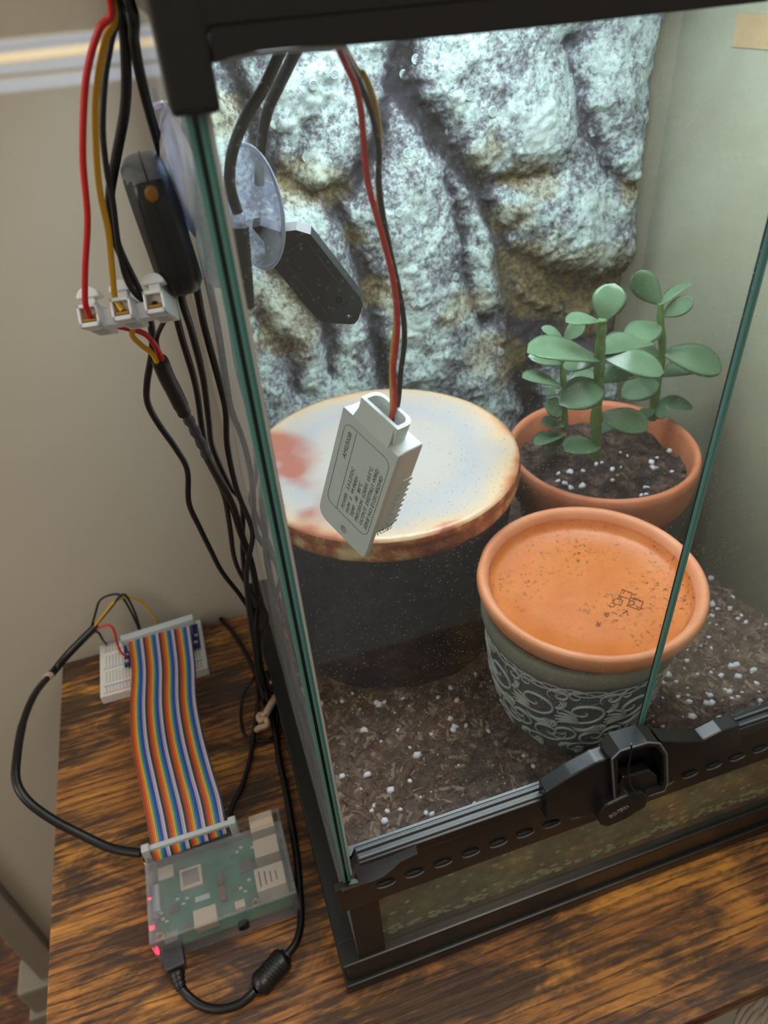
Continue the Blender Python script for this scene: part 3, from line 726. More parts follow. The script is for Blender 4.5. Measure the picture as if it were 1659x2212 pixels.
# ------------------------------------------------------------------ embossed pot with saucer of water
PX, PY = POT; pz = soil_z(PX, PY) - .004
pot = thing('embossed_pot', (PX, PY, pz), 'grey pot with pale embossed scrollwork standing under the water saucer', 'pot')
prof = [(.030, pz), (.0325, pz+.004), (.0385, pz+.020), (.0430, pz+.040), (.0452, pz+.060), (.0460, .154), (.0452, .1555)]
B().lathe((PX, PY, 0), prof + [(.043, .1560), (.041, .150), (.028, pz+.01)], 80, cap0=True).build('body', 'pot_grey', pot)
B().lathe((PX, PY, 0), [(.0455, .1545), (.0480, .1553), (.0488, .1590), (.0484, .1640), (.0470, .1652), (.0430, .1650), (.0430, .1552)], 80).build('rim_band', 'pot_band', pot)
def pot_r(z):
    for (r0, a), (r1, c) in zip(prof[:-1], prof[1:]):
        if a <= z <= c: return r0 + (r1-r0)*(z-a)/(c-a)
    return .045
def on_pot(th, z, lift=.0002): r = pot_r(z)+lift; return Vector((PX + r*math.cos(th), PY + r*math.sin(th), z))
b = B()
R0 = .045
def spiral(th0, zc, R, turns, a0, sgn=1, w_=.00055, squash=1.0):
    pts = []
    n = int(26*turns)+6
    for k in range(n+1):
        t_ = k/n; a = a0 + sgn*2*PI*turns*t_; r_ = R*(1-t_)**.8 + .0004
        z = min(max(zc + r_*math.sin(a)*squash, pz+.004), .1535); pts.append(on_pot(th0 + r_*math.cos(a)/R0, z))
    b.tube(pts, [w_*(.5+.8*math.sin(PI*min(k/n*1.1, 1))) for k in range(n+1)], 6)
def leafy(th0, zc, L, ang, curl, n=4):
    for j in range(n):
        a = ang + (j-n/2)*.32; pts = []
        for k in range(9):
            t_ = k/8; aa = a + curl*t_; 
            z = min(max(zc + L*t_*math.sin(aa)*(1-.12*j), pz+.004), .1535); pts.append(on_pot(th0 + (j*.018) + L*t_*math.cos(aa)/R0, z))
        b.tube(pts, [.00025+.0007*math.sin(PI*(k/8)**.7) for k in range(9)], 6)
rr = random.Random(3)
for rep in range(12):
    th = -PI/2 + (rep-6)*PI/6 + .1
    spiral(th, .135, .0125, 1.6, 2.6, 1, .0006, .8); spiral(th+.17, .112, .0095, 1.5, .4, -1, .0006); spiral(th-.18, .115, .0080, 1.4, 3.6, 1, .0006)
    spiral(th+.02, .098, .0060, 1.3, 1.0, 1, .0005); spiral(th+.25, .146, .0055, 1.3, 4.0, -1, .0005, .8); spiral(th-.1, .1475, .0045, 1.1, 0, 1, .0004)
    leafy(th-.08, .126, .012, 1.9, 1.1, 5); leafy(th+.13, .124, .011, -1.0, -1.2, 5); leafy(th+.02, .090, .010, 1.0, .9, 4); leafy(th-.2, .097, .009, 2.2, -.9, 4); leafy(th+.22, .136, .008, .4, 1.0, 3)
for rep in range(3):
    pts = [on_pot(a, .150 + .0022*math.sin(a*9+rep*2), .0001) for a in [2*PI*k/160 for k in range(161)]]; b.tube(pts, .00035, 5)
b.build('scroll_relief', 'pot_relief', pot)
SX, SY, SZ = .1562, .2126, .1650
sau = thing('clay_saucer', (SX, SY, SZ), 'round terracotta saucer full of water resting on the embossed pot', 'saucer')
seg = 96; prof2 = [(.040, .1655), (.0470, .1657), (.0490, .1690), (.0515, .1712), (.0528, .1738), (.0536, .1768), (.0532, .1795), (.0518, .1810), (.0498, .1806), (.0484, .1788), (.0476, .1765), (.0462, .1722), (.0440, .1704)]
b = B(); b.lathe((SX, SY, 0), prof2, seg)
for i, (r_, z_) in enumerate(prof2):
    for k in range(seg):
        a = 2*PI*k/seg; dd = abs((a - 2.53 + PI) % (2*PI) - PI)
        if z_ > .176: b.v[i*seg+k].z -= .0016*math.exp(-(dd/.10)**2)
b.add([(SX + .040*math.cos(2*PI*k/seg), SY + .040*math.sin(2*PI*k/seg), .1655) for k in range(seg)], [tuple(range(seg))])
b.build('rim', 'saucer_clay', sau)
b = B(); b.lathe((SX, SY, 0), [(.0474, .1762), (.0462, .1724), (.0438, .1706), (.030, .1702), (.012, .1704), (.0001, .1704)], seg)
dish = b.build('dish', 'wet_clay', sau)
b = B(); b.lathe((SX, SY, 0), [(.0001, .1764), (.0478, .1764)], seg); b.build('water', 'water', sau)
def flat_text(s, px, py, ang, size, z, par, mat):
    p = P(px, py, z=z); return text(s, size, Matrix.Translation(p) @ Matrix.Rotation(ang, 4, 'Z'), par, mat, name='stamp_mark', extr=.00005)
plain('stamp_ink', (112, 58, 22), .6)
for s_, px, py in (('R', 1300, 1345), ('B', 1318, 1325), ('C', 1332, 1305), ('R', 1346, 1288), ('L', 1352, 1275)):
    flat_text(s_, px, py, 2.3, .0042, .1705, dish, 'stamp_ink')
for s_, px, py in (('V', 1362, 1320), ('G', 1375, 1300)): flat_text(s_, px, py, 2.3, .0050, .1705, dish, 'stamp_ink')
def sq_ring(px, py, h_, z, par):
    p = P(px, py, z=z); b = B(); c4 = [p + Matrix.Rotation(2.3, 3, 'Z') @ Vector((sx*h_, sy*h_, 0)) for sx, sy in ((-1, -1), (1, -1), (1, 1), (-1, 1))]
    b.tube(c4 + [c4[0]], .00018, 4); b.build('stamp_mark', 'stamp_ink', par)
for px, py, h_ in ((1372, 1304, .0030), (1352, 1284, .0024), (1335, 1300, .0018)): sq_ring(px, py, h_, .1705, dish)

# ------------------------------------------------------------------ potted jade plant
tx, ty = TPOT; tz = soil_z(tx, ty) - .004
jade = thing('potted_jade_plant', (tx, ty, tz), 'young jade plant with glossy oval leaves in a terracotta pot', 'potted plant')
B().lathe((tx, ty, 0), [(.037, tz), (.0385, tz+.003), (.0490, .145), (.0500, .150)], 80, cap0=True).build('pot', 'terracotta_dark', jade)
B().lathe((tx, ty, 0), [(.0500, .1485), (.0548, .1495), (.0566, .1545), (.0572, .1690), (.0566, .1738), (.0550, .1755), (.0532, .1748), (.0520, .1720), (.0505, .158), (.050, .150)], 80).build('pot_rim', 'terracotta', jade)
b = B(); rings = []
for i in range(26):
    for k in range(60):
        r_ = .0508*i/25; a = 2*PI*k/60; x, y = tx+r_*math.cos(a), ty+r_*math.sin(a)
        rings.append(Vector((x, y, .1605 + .0045*noise.noise(Vector((x*55, y*55, 2))) + .0030*noise.noise(Vector((x*170, y*170, 2))))))
b.add(rings, [(i*60+k, i*60+(k+1) % 60, (i+1)*60+(k+1) % 60, (i+1)*60+k) for i in range(25) for k in range(60)], 0, True)
psoil = b.build('pot_soil', 'pot_soil', jade)
def fpot():
    r_ = .049*math.sqrt(rnd.random()); a = rnd.uniform(0, 2*PI); x, y = tx+r_*math.cos(a), ty+r_*math.sin(a)
    return (x, y, .1608 + .0045*noise.noise(Vector((x*55, y*55, 2))) + .0030*noise.noise(Vector((x*170, y*170, 2))))
chips(psoil, 'bark_flakes', 900, fpot, ['bark_dark', 'pot_soil', 'pot_soil'], .0008, .0024)
for k in range(46):
    q = fpot(); 
    if q[1] > ty+.01: continue
    o = bpy.data.objects.new('perlite_grain', rnd.choice(gm)); COL.objects.link(o); o.parent = psoil; s_ = rnd.uniform(.5, 1.5); o.scale = (s_, s_, s_); o.rotation_euler = (rnd.uniform(0, 6), 0, rnd.uniform(0, 6)); o.location = Vector(q) - Vector(jade['_o'])
def leaf(parent, base, tip, wpx, yb, yt, under=False):
    Bp = P(*base, y=yb); Tp = P(*tip, y=yt); L = (Tp-Bp).length; a = (Tp-Bp).normalized()
    dist = (Bp - Vector((0, 0, H))).length; mpp = dist/FPX*1.08
    view = ((Bp+Tp)/2 - Vector((0, 0, H))).normalized()
    s_ = a.cross(view).normalized(); v_ = a.cross(s_).normalized()
    W = max(wpx*mpp, .50*L)/2; ca = min(1, wpx*mpp/(2*W)); sa = math.sqrt(1-ca*ca)
    c1 = s_*ca + v_*sa; c2 = s_*ca - v_*sa
    n1 = a.cross(c1); n2 = a.cross(c2)
    wd = c1 if abs(n1.z) > abs(n2.z) else c2
    nn = a.cross(wd).normalized()
    if nn.z < 0: nn = -nn
    b = B(); NU, NV = 14, 8
    def prof_w(u): return W*min(1.0, (.13 + 1.10*math.sin(PI*min(1, max(0, (u-.04))/.96)**.78 * 1.0)**.8)) * (1 if u < .97 else .55)
    top = []; botm = []
    for i in range(NU+1):
        u = i/NU; hw = W*(.10 + .90*(math.sin(PI*u**1.25)**.62 if 0 < u < 1 else 0)) if u < 1 else W*.04
        cen_ = Bp + a*L*u + nn*(L*.06*math.sin(PI*u) )
        for j in range(NV+1):
            q = j/NV*2-1; th = .11*hw*math.sqrt(max(0, 1-q*q)) + .00005
            cup = nn*(hw*.16*q*q)
            top.append(cen_ + wd*hw*q + cup + nn*th); botm.append(cen_ + wd*hw*q + cup - nn*th)
    n_ = NV+1
    b.add(top, [(i*n_+j, i*n_+j+1, (i+1)*n_+j+1, (i+1)*n_+j) for i in range(NU) for j in range(NV)], 0, True)
    b.add(botm, [(i*n_+j, (i+1)*n_+j, (i+1)*n_+j+1, i*n_+j+1) for i in range(NU) for j in range(NV)], 0, True)
    o = b.build('leaf', 'leaf', parent, fix=False)
    bm = bmesh.new(); bm.from_mesh(o.data); bmesh.ops.remove_doubles(bm, verts=bm.verts[:], dist=.00012); bmesh.ops.recalc_face_normals(bm, faces=bm.faces[:])
    for f in bm.faces: f.smooth = True
    bm.to_mesh(o.data); bm.free(); return o
def stem(pts, y, r0, r1):
    q = smooth_path([P(px, py, y=y) for px, py in pts], 5); n = len(q)
    b = B(); b.tube(q, [(r0 + (r1-r0)*i/(n-1))*(1+.12*math.sin(i*1.7)) for i in range(n)], 12); return b.build('stem', 'green_stem', jade)
YA, YB, YC = .290, .330, .322
sA = stem([(1286, 985), (1288, 900), (1293, 820), (1296, 760), (1300, 705), (1302, 688)], YA, .0033, .0022)
sB = stem([(1219, 925), (1220, 860), (1215, 790), (1217, 732)], YB, .0022, .0014)
sC = stem([(1408, 905), (1416, 850), (1430, 760), (1427, 690), (1427, 655)], YC, .0030, .0016)
for base, tip, w_, dy in [((1302, 694), (1327, 612), 62, .004), ((1295, 694), (1222, 696), 24, -.004), ((1296, 778), (1139, 762), 44, -.006), ((1304, 772), (1434, 806), 48, -.014), ((1302, 765), (1400, 738), 48, .018),
        ((1304, 834), (1208, 874), 64, -.014), ((1304, 826), (1374, 796), 46, .012), ((1294, 784), (1216, 790), 32, .014), ((1292, 898), (1402, 922), 50, -.010), ((1292, 940), (1340, 905), 30, .010), ((1294, 962), (1220, 975), 40, -.012)]:
    leaf(sA, base, tip, w_, YA, YA+dy)
for base, tip, w_, dy in [((1216, 733), (1169, 708), 18, .004), ((1219, 734), (1262, 696), 32, -.003), ((1214, 784), (1141, 770), 30, .002), ((1222, 834), (1286, 806), 34, .004), ((1217, 838), (1128, 816), 22, -.004),
        ((1217, 888), (1176, 878), 38, -.010), ((1217, 850), (1176, 848), 18, .010), ((1221, 918), (1170, 916), 24, -.006), ((1221, 935), (1156, 962), 26, -.010), ((1222, 940), (1176, 988), 24, -.008)]:
    leaf(sB, base, tip, w_, YB, YB+dy)
for base, tip, w_, dy in [((1427, 657), (1370, 590), 46, .004), ((1429, 659), (1492, 611), 18, .006), ((1431, 682), (1498, 646), 34, -.004), ((1426, 702), (1350, 744), 50, -.014), ((1430, 762), (1560, 798), 54, -.012),
        ((1424, 768), (1366, 748), 34, .012), ((1432, 814), (1502, 798), 32, .010), ((1424, 822), (1343, 858), 50, -.010), ((1416, 872), (1496, 878), 26, -.004), ((1412, 880), (1445, 898), 30, -.012), ((1412, 882), (1382, 905), 22, -.008)]:
    leaf(sC, base, tip, w_, YC, YC+dy)

# ------------------------------------------------------------------ hanging humidity sensor
RS = Matrix(((0.39827, 0.89004, 0.22184), (-0.86278, 0.44560, -0.23884), (-0.31143, -0.09628, 0.94538)))
MS = Matrix.Translation((.0363, .195, .2578)) @ RS.to_4x4()
SW, SD, SH = .0257, .0111, .0488
sen = thing('humidity_sensor', None, 'white printed humidity sensor block hanging on red, yellow and black wires', 'sensor', mat=MS)
hw = SW/2
def rrect(x0, x1, z0, z1, r_, y, n=4, corners=(1, 1, 1, 1)):
    out = []
    for ci, (cx, cz, a0) in enumerate(((x0, z0, PI), (x1, z0, 1.5*PI), (x1, z1, 0), (x0, z1, .5*PI))):
        rr_ = r_*corners[ci]
        if rr_ == 0: out.append(Vector((cx, y, cz))); continue
        ox = cx + (rr_ if ci in (0, 3) else -rr_); oz = cz + (rr_ if ci in (0, 1) else -rr_)
        for k in range(n+1): a = a0 + PI/2*k/n; out.append(Vector((ox + rr_*math.cos(a), y, oz + rr_*math.sin(a))))
    return out
def plate_with_hole(outer, hole_c, hole_r, d, y, b):
    """flat plate with a round hole: outline split into two halves around the hole"""
    n = 24; hole = [Vector((hole_c[0] + hole_r*math.cos(2*PI*k/n), y, hole_c[1] + hole_r*math.sin(2*PI*k/n))) for k in range(n)]
    bm = bmesh.new(); ov = [bm.verts.new(p) for p in outer]; hv = [bm.verts.new(p) for p in hole]
    es = [bm.edges.new((ov[i], ov[(i+1) % len(ov)])) for i in range(len(ov))] + [bm.edges.new((hv[i], hv[(i+1) % n])) for i in range(n)]
    bmesh.ops.triangle_fill(bm, use_beauty=True, edges=es)
    r_ = bmesh.ops.extrude_face_region(bm, geom=bm.faces[:]); bmesh.ops.translate(bm, verts=[g for g in r_['geom'] if isinstance(g, bmesh.types.BMVert)], vec=Vector((0, d, 0)))
    bm.verts.index_update(); b.add([v.co.copy() for v in bm.verts], [[v.index for v in f.verts] for f in bm.faces]); bm.free()
b = B(); plate_with_hole(rrect(-hw, hw, -.0015, SH, .0045, 0, corners=(1, .45, .1, .1)), (.0006, .0023), .0017, .0022, 0, b); b.build('face_plate', 'sensor_plastic', sen)
b = B(); b.prism(rrect(-hw+.0002, hw-.0002, .0085, SH, .003, .0022, corners=(1, 1, .2, .2)), (0, SD-.0022, 0), bev=.0007); body = b.build('body', 'sensor_side', sen)
for k in range(9):      # vent louvres on the right side
    z = .0125 + k*.0026
    B().box((hw-.0006, .0070, z), (hw+.0003, SD+.0003, z+.0013), bev=.0002).build('louvre', 'sensor_side', body)
b = B()
for k in range(80): b.ball((hw-.0001, rnd.uniform(.003, SD-.001), rnd.uniform(.0090, .0125) if k % 2 else rnd.uniform(.0088, .0115)), .00018, 0, 1)
b.build('pore_speckle', 'grey_print', body)
# wire socket on top
b = B(); so = rrect(-.0085, .0085, .0018, .0095, .0036, 0, n=5, corners=(.1, .1, 1, 1)); inn = rrect(-.0070, .0070, .0030, .0082, .0028, 0, n=5, corners=(.1, .1, 1, 1))
to3 = lambda l, z: [Vector((p.x, p.z, z)) for p in l]
zt = SH + .0066; n = len(so); o0, o1, i1, i0 = to3(so, SH-.0002), to3(so, zt), to3(inn, zt), to3(inn, SH+.0004)
for A_, B_ in ((o0, o1), (o1, i1), (i1, i0)): b.add(A_+B_, [(i, (i+1) % n, n+(i+1) % n, n+i) for i in range(n)])
b.add(i0, [tuple(range(n))]); b.build('socket', 'sensor_side', sen)
b = B(); b.prism([Vector((-.0082, -.0002, SH-.0002)), Vector((.0082, -.0002, SH-.0002)), Vector((.0070, .0020, SH+.0066)), Vector((-.0070, .0020, SH+.0066))], (0, .0008, 0)); b.build('socket_lip', 'sensor_plastic', sen)
# printing (runs upwards along the block)
def stext(s, u, v, size, ln=None):
    fr_ = Matrix(((0, -1, 0, -hw + u*SW), (0, 0, -1, -.00005), (1, 0, 0, v*SH), (0, 0, 0, 1)))
    o = text(s, size, fr_, sen, 'print_black', name='printed_text', extr=.00003, shear=.15)
    if ln:
        zs = [v_.co.z for v_ in o.data.vertices]; f_ = ln*SH/(max(zs)-min(zs)); m0 = min(zs)
        for v_ in o.data.vertices: v_.co.z = m0 + (v_.co.z-m0)*f_
stext('AM2302B', .238, .632, .0023, .23)
for i, (s_, v_, ln) in enumerate((('POWER   3.3-5.5VDC', .22, .405), ('HUM   0   99.9%RH', .22, .36), ('TEMP   -40   80\u00b0C', .225, .34), ('PRECISION  \u00b12%RH  \u00b10.5\u00b0C', .225, .53), ('OUTPUT  DIGITAL(1 WIRE)', .23, .545), ('SERIE NO E120140254D', .23, .53))):
    stext(s_, .431+.0915*i, v_, .0020, ln)
b = B(); rp_ = rrect(-hw+.095*SW, hw-.075*SW, .17*SH, .915*SH, .003, -.00004); b.tube(rp_+[rp_[0]], .00009, 4, cap=False)
b.tube([Vector((-hw+.31*SW, -.00004, .175*SH)), Vector((-hw+.31*SW, -.00004, .90*SH))], .00009, 4); b.build('printed_frame', 'print_black', sen)
MSi = MS.inverted()
def hang(px, ys, end, r, name, mat, off=(0, 0)):
    pts = [P(x, y_, y=ys[i] if hasattr(ys, '__len__') else ys) for i, (x, y_) in enumerate(px)]
    pts.append(Vector(end)); return smooth_path(pts, 6)
ss = MS @ Vector((.001, .0055, SH+.001))
def wirey(i, n, a, c): return a + (c-a)*i/(n-1)
def rise(a, b_, z):
    d = (a-b_).normalized(); d.z = max(d.z, .35); q = a + d*((z-a.z)/d.z); q.x = min(max(q.x, .02), .28); return q
for nm, mat, px, dd in (('wire', 'red_wire', [(852, 880), (850, 800), (854, 760), (859, 700), (852, 620), (838, 555), (815, 470), (795, 395), (785, 300), (780, 240), (766, 180), (735, 112)], 0),
                        ('wire', 'black_rubber', [(858, 880), (866, 800), (873, 745), (872, 690), (858, 610), (842, 540), (828, 470), (818, 395), (818, 320), (803, 245), (777, 180), (741, 112)], .002),
                        ('wire', 'yellow_wire', [(847, 882), (846, 800), (850, 740), (856, 690), (850, 610), (836, 545), (822, 470), (817, 395), (819, 300), (808, 220), (785, 160), (748, 112)], .0035)):
    n = len(px)
    y0_ = ss.y + dd*.6; pts = [MS @ Vector((.0012 if nm else 0, .0045+dd, SH-.001))] + [P(x, y_, y=wirey(i, n, y0_, .170+dd)) for i, (x, y_) in enumerate(px)] + [rise(P(*px[-1], y=.170+dd), P(*px[-2], y=wirey(n-2, n, y0_, .170+dd)), .4492)]
    pts = [MSi @ p for p in smooth_path(pts, 6)]
    B().tube(pts, .00078, 10).build('wire', mat, sen)
# ------------------------------------------------------------------ hygrometer probe with suction cup, inside
RP = Matrix(((0.80941, 0.29725, -0.50646), (-0.39678, 0.91261, -0.09849), (0.43293, 0.28067, 0.85662)))
MP = Matrix.Translation((.0354, .235, .3441)) @ RP.to_4x4()
pr = thing('hygrometer_probe', None, 'flat black pointed hygrometer probe hanging from a clear suction cup inside the tank', 'probe', mat=MP)
ol = [(-.0045, -.002), (-.0045, .0015), (-.0015, .0065), (-.0015, .0125), (.0010, .0118), (.0052, .0068), (.0098, .0048), (.0128, .0012), (.0135, -.0275), (.0125, -.0308), (.0080, -.0350), (.0058, -.0360), (.0040, -.0352), (-.0030, -.0300), (-.0045, -.0270)]
olv = [Vector((x, 0, z)) for x, z in ol][::-1]
b = B(); hc = (.0056, -.0325); plate_with_hole(olv, hc, .0011, .0048, 0, b); pb = b.build('housing', 'black_plastic', pr)
b = B(); q = [Vector((0, -.0001, 0)), Vector((.0104, -.0001, 0)), Vector((.0104, -.0001, -.0271)), Vector((0, -.0001, -.0271))]
b.tube(q + [q[0]], .00012, 4); b.build('cover_line', 'frame_grey', pr)
for x, z in ((.0015, .0035), (.0066, -.0245)):
    b = B(); b.lathe((0, 0, 0), [(.0013, 0), (.0012, .0006), (.0006, .0007), (.0004, .0002), (.0001, .0002)], 16, mat=Matrix.Rotation(PI/2, 3, 'X')); o = b.build('screw', 'hole_dark', None); o.parent = pr; o.location = (x, 0, z)
cupc = P(553, 450, y=.232); nrm = (cr*-.80 + cu*-.36 + cf*-.50).normalized(); q4 = nrm.to_track_quat('Z', 'Y').to_matrix()
MPi = MP.inverted()
def cup(center, q4, R, build_parent, inv=None, mat='cup_plastic', name='suction_cup'):
    b = B()
    prof_ = [(.0022, -.0085), (.0032, -.0078), (.0030, -.0062), (.0022, -.0055), (.0026, -.0045), (.0045, -.0038), (R*.55, -.0030), (R*.85, -.0012), (R, .0006), (R*1.0, .0012), (R*.84, -.0002), (R*.5, -.0018), (R*.2, -.0024), (.0001, -.0024)]
    b.lathe(center, prof_, 48, mat=q4)
    if inv is not None: b.v = [inv @ v for v in b.v]
    o = b.build(name, mat, build_parent)
    r_ = B(); r_.tube([Vector(center) + q4 @ Vector((R*math.cos(2*PI*k/48), R*math.sin(2*PI*k/48), .0009)) for k in range(49)], .0006, 8, cap=False)
    if inv is not None: r_.v = [inv @ v for v in r_.v]
    r_.build('cup_rim', 'cup_rim', build_parent); return o
cup(cupc, q4, .0175, pr, MPi)
p0 = P(593, 402, y=.238)
B().tube([MPi @ p for p in smooth_path([P(560, 398, y=.238), P(563, 330, y=.236), P(575, 250, y=.232), P(600, 190, y=.228), P(632, 125, y=.222), rise(P(632, 125, y=.222), P(600, 190, y=.228), .4492)], 6)], .0016, 10).build('cable', 'black_rubber', pr)
b = B(); b.ball((0, 0, 0), 1, 0, 2, sc=(.0030, .0018, .0042)); o = b.build('cup_nub', 'cup_plastic', None); o.parent = pr; o.location = MPi @ P(582, 415, y=.240)
# second, ribbed probe
tp = thing('temperature_probe', P(528, 560, y=.215), 'ribbed black cylindrical temperature probe hanging just inside the glass edge', 'probe')
ax0, ax1 = P(516, 488, y=.214), P(530, 662, y=.214)
b = B(); N_ = 40; b.tube([ax0.lerp(ax1, k/N_) for k in range(N_+1)], [.0027 + (.00025 if k % 2 else 0) for k in range(N_+1)], 16); b.build('ribbed_body', 'black_rubber', tp)
B().tube([ax0 + (ax0-ax1)*.17, ax0 + (ax0-ax1)*.16, ax0], [.0012, .0019, .0021], 12).build('clear_collar', 'clear_plastic', tp)
B().tube(smooth_path([ax0 + (ax0-ax1)*.15, P(497, 400, y=.214), P(502, 330, y=.215), P(530, 255, y=.216), P(570, 190, y=.218), P(600, 125, y=.220), rise(P(600, 125, y=.220), P(570, 190, y=.218), .4492)], 6), .0016, 10).build('cable', 'black_rubber', tp)
B().tube([ax1, ax1 + (ax1-ax0)*.9], .0008, 8).build('probe_tail', 'clear_plastic', tp)

# ------------------------------------------------------------------ outside: oval unit on the pane with its suction cup
uc = P(346, 480, y=.222)
un = thing('oval_hygrometer', uc, 'black oval hygrometer unit with grey top, fixed outside the left pane', 'hygrometer')
top_, bot_ = P(302, 335, y=.222), P(397, 622, y=.222)
axd = (top_-bot_).normalized(); sdir = Vector((1, 0, 0)); sdir = (sdir-axd*sdir.dot(axd)).normalized(); fd = axd.cross(sdir)
L2 = (top_-bot_).length/2; cen_ = (top_+bot_)/2
def oval(b, y0, y1, rz, ry, z0=-1, z1=1, mi=0):
    n = 64; NT_ = 17
    for zz in range(1):
        vs = []
        for i in range(NT_):
            t_ = -1 + 2*i/(NT_-1); k_ = (1-abs(t_)**4)**.25 if abs(t_) < 1 else .0
            k_ = max(k_, .72) if abs(t_) == 1 else max(k_, .72)
            for j in range(n):
                a = 2*PI*j/n; ex = 3.0
                cx = abs(math.cos(a))**(2/ex)*math.copysign(1, math.cos(a)); cz = abs(math.sin(a))**(2/ex)*math.copysign(1, math.sin(a))
                p = cen_ + sdir*(t_*y1) + fd*(cx*ry*k_) + axd*(cz*rz*(.5+.5*k_))
                vs.append(p)
        b.add(vs, [(i*n+j, i*n+(j+1) % n, (i+1)*n+(j+1) % n, (i+1)*n+j) for i in range(NT_-1) for j in range(n)], mi, True)
        b.add(vs[:n], [tuple(range(n))[::-1]], mi); b.add(vs[-n:], [tuple(range(n))], mi)
b = B(); oval(b, 0, .0062, L2, .017); o = b.build('housing', ['black_plastic', 'frame_grey'], un)
for p in o.data.polygons:
    if (p.center + Vector(un['_o']) - cen_).dot(axd) > L2*.80: p.material_index = 1
b = B(); pts = []
for j in range(65):
    a = 2*PI*j/64; ex = 3.0; cx = abs(math.cos(a))**(2/ex)*math.copysign(1, math.cos(a)); cz = abs(math.sin(a))**(2/ex)*math.copysign(1, math.sin(a))
    pts.append(cen_ + fd*cx*.0171 + axd*cz*L2*1.003)
b.tube(pts, .00022, 6, cap=False); b.build('seam', 'hole_dark', un)
b = B(); b.ball(cen_ + axd*L2*.66 + (-fd if fd.y > 0 else fd)*.0166, .0018, sc=(1, .35, 1.2)); b.build('amber_glint', 'amber', un)  # amber reflection built as a small coloured bump
cpc = P(388, 372, y=.222); cpc.x = GX0 - .0006
cup(cpc + Vector((0, 0, 0)), Vector((1, 0, 0)).to_track_quat('Z', 'Y').to_matrix(), .0165, un, None, 'pane_cup')
b = B(); tpt = cpc + Vector((-.0012, 0, .0165)); b.tube([cpc + Vector((-.0015, 0, .010)), tpt + Vector((0, 0, .004))], [.0016, .0010], 10); b.tube([tpt + Vector((-.0022, -.0022, 0)), tpt + Vector((.0012, .0022, 0))], .0009, 8); b.build('cup_tab', 'clear_plastic', un)

# ------------------------------------------------------------------ terminal block
RT = Matrix(((0.97271, 0.22334, 0.06291), (-0.22051, 0.80539, 0.55020), (0.07222, -0.54906, 0.83266)))
RT = RT
MT = Matrix.Translation(P(173, 709, y=.203)) @ RT.to_4x4()
tb = thing('terminal_block', None, 'white three-way spring terminal block joining the coloured wires', 'connector', mat=MT)
mw, md, mh, pitch = .0056, .0140, .0062, .0092
plain('terminal_in', (170, 160, 150), .4)
for k in range(3):
    x0 = k*pitch; dz = k*.0004
    b = B(); b.box((x0, .002, dz), (x0+mw, md, dz+mh), 0, .0004)
    b.box((x0, 0, dz), (x0+.0007, .0025, dz+mh), 0, .0002); b.box((x0+mw-.0007, 0, dz), (x0+mw, .0025, dz+mh), 0, .0002); b.box((x0, 0, dz), (x0+mw, .0025, dz+.0012), 0, .0002); b.box((x0, 0, dz+mh-.001), (x0+mw, .0025, dz+mh), 0, .0002)
    mo = b.build('terminal_housing', 'terminal_white', tb)
    b = B(); b.prism(rrect(x0+.0007, x0+mw-.0007, dz+.001, dz+mh-.001, .0015, .0016, corners=(.1, .1, 1, 1)), (0, .0006, 0)); b.build('wire_opening', 'terminal_in', mo)
    b = B(); b.tube([Vector((x0+.0010, .0011, dz+.0019)), Vector((x0+mw-.0010, .0011, dz+.0019))], .0007, 10); b.build('brass_clamp', 'brass', mo)
    b = B(); b.box((x0+.0012, .0030, dz+mh-.0003), (x0+mw-.0012, .0055, dz+mh+.0026), 0, .0004)
    pp = [Vector((x0+mw/2 + .0032*math.cos(a), .0022, dz+mh+.0022 + .0030*math.sin(a))) for a in [PI*j/12 for j in range(13)]]
    b.prism(pp, (0, .0042, 0), bev=.0004); b.build('push_button', 'terminal_white', mo)
    b = B(); b.box((x0+.0012, .004, dz-.0003), (x0+mw-.0012, .011, dz+.0001), 0, .0001); b.build('base_recess', 'connector_grey', mo)
    if k < 2: B().box((x0+mw-.0002, .0045, dz+.0006), (x0+pitch+.0002, .0100, dz+mh-.0012), bev=.0004).build('bridge', 'terminal_white', tb)
def tpos(k, y=.0012, z=.0026): return MT @ Vector((k*pitch + mw*.5, y, z + k*.0004))
def cable(name, mat, px, ys, r, label, group=None, cat='wire', pre=(), post=(), sides=10):
    n = len(px); pts = list(pre)
    for i, q in enumerate(px):
        if len(q) == 3: pts.append(P(q[0], q[1], z=q[2]))
        else: pts.append(P(q[0], q[1], y=(ys[0] + (ys[1]-ys[0])*i/(n-1))))
    pts += list(post); pts = smooth_path(pts, 6)
    b = B(); b.tube(pts, r, sides); return rerooted(b, name, mat, pts[-1], label, cat, group)
def over(k):
    y0 = .170 + (float(k)-.215)*1.0     # every lead bends over the rim and rests on the lid
    return [Vector((.024, y0, .4545)), Vector((.012, y0, .4553)), Vector((.0045, y0+.004, .4545)), Vector((.0010, y0+.010, .4470)), Vector((.0006, y0+.018, .432))]
cable('red_wire', 'red_wire', [(240, 8), (216, 60), (196, 120), (183, 200), (179, 340), (189, 470), (184, 580), (184, 650), (190, 672)], (.196, .2035), .00082, 'thin red wire dropping to the first way of the terminal block', pre=over(.215), post=[tpos(0)])
cable('yellow_wire', 'yellow_wire', [(246, 12), (228, 85), (212, 170), (206, 260), (214, 400), (234, 500), (243, 590), (249, 645)], (.198, .205), .00084, 'thin yellow wire dropping to the middle way of the terminal block', pre=over(.217), post=[tpos(1)])
cable('black_wire', 'black_rubber', [(250, 8), (240, 90), (227, 170), (222, 280), (231, 370), (243, 430), (256, 530), (272, 600), (294, 636), (316, 652)], (.202, .2075), .00078, 'thin black wire curving into the third way of the terminal block', pre=over(.219), post=[tpos(2)])
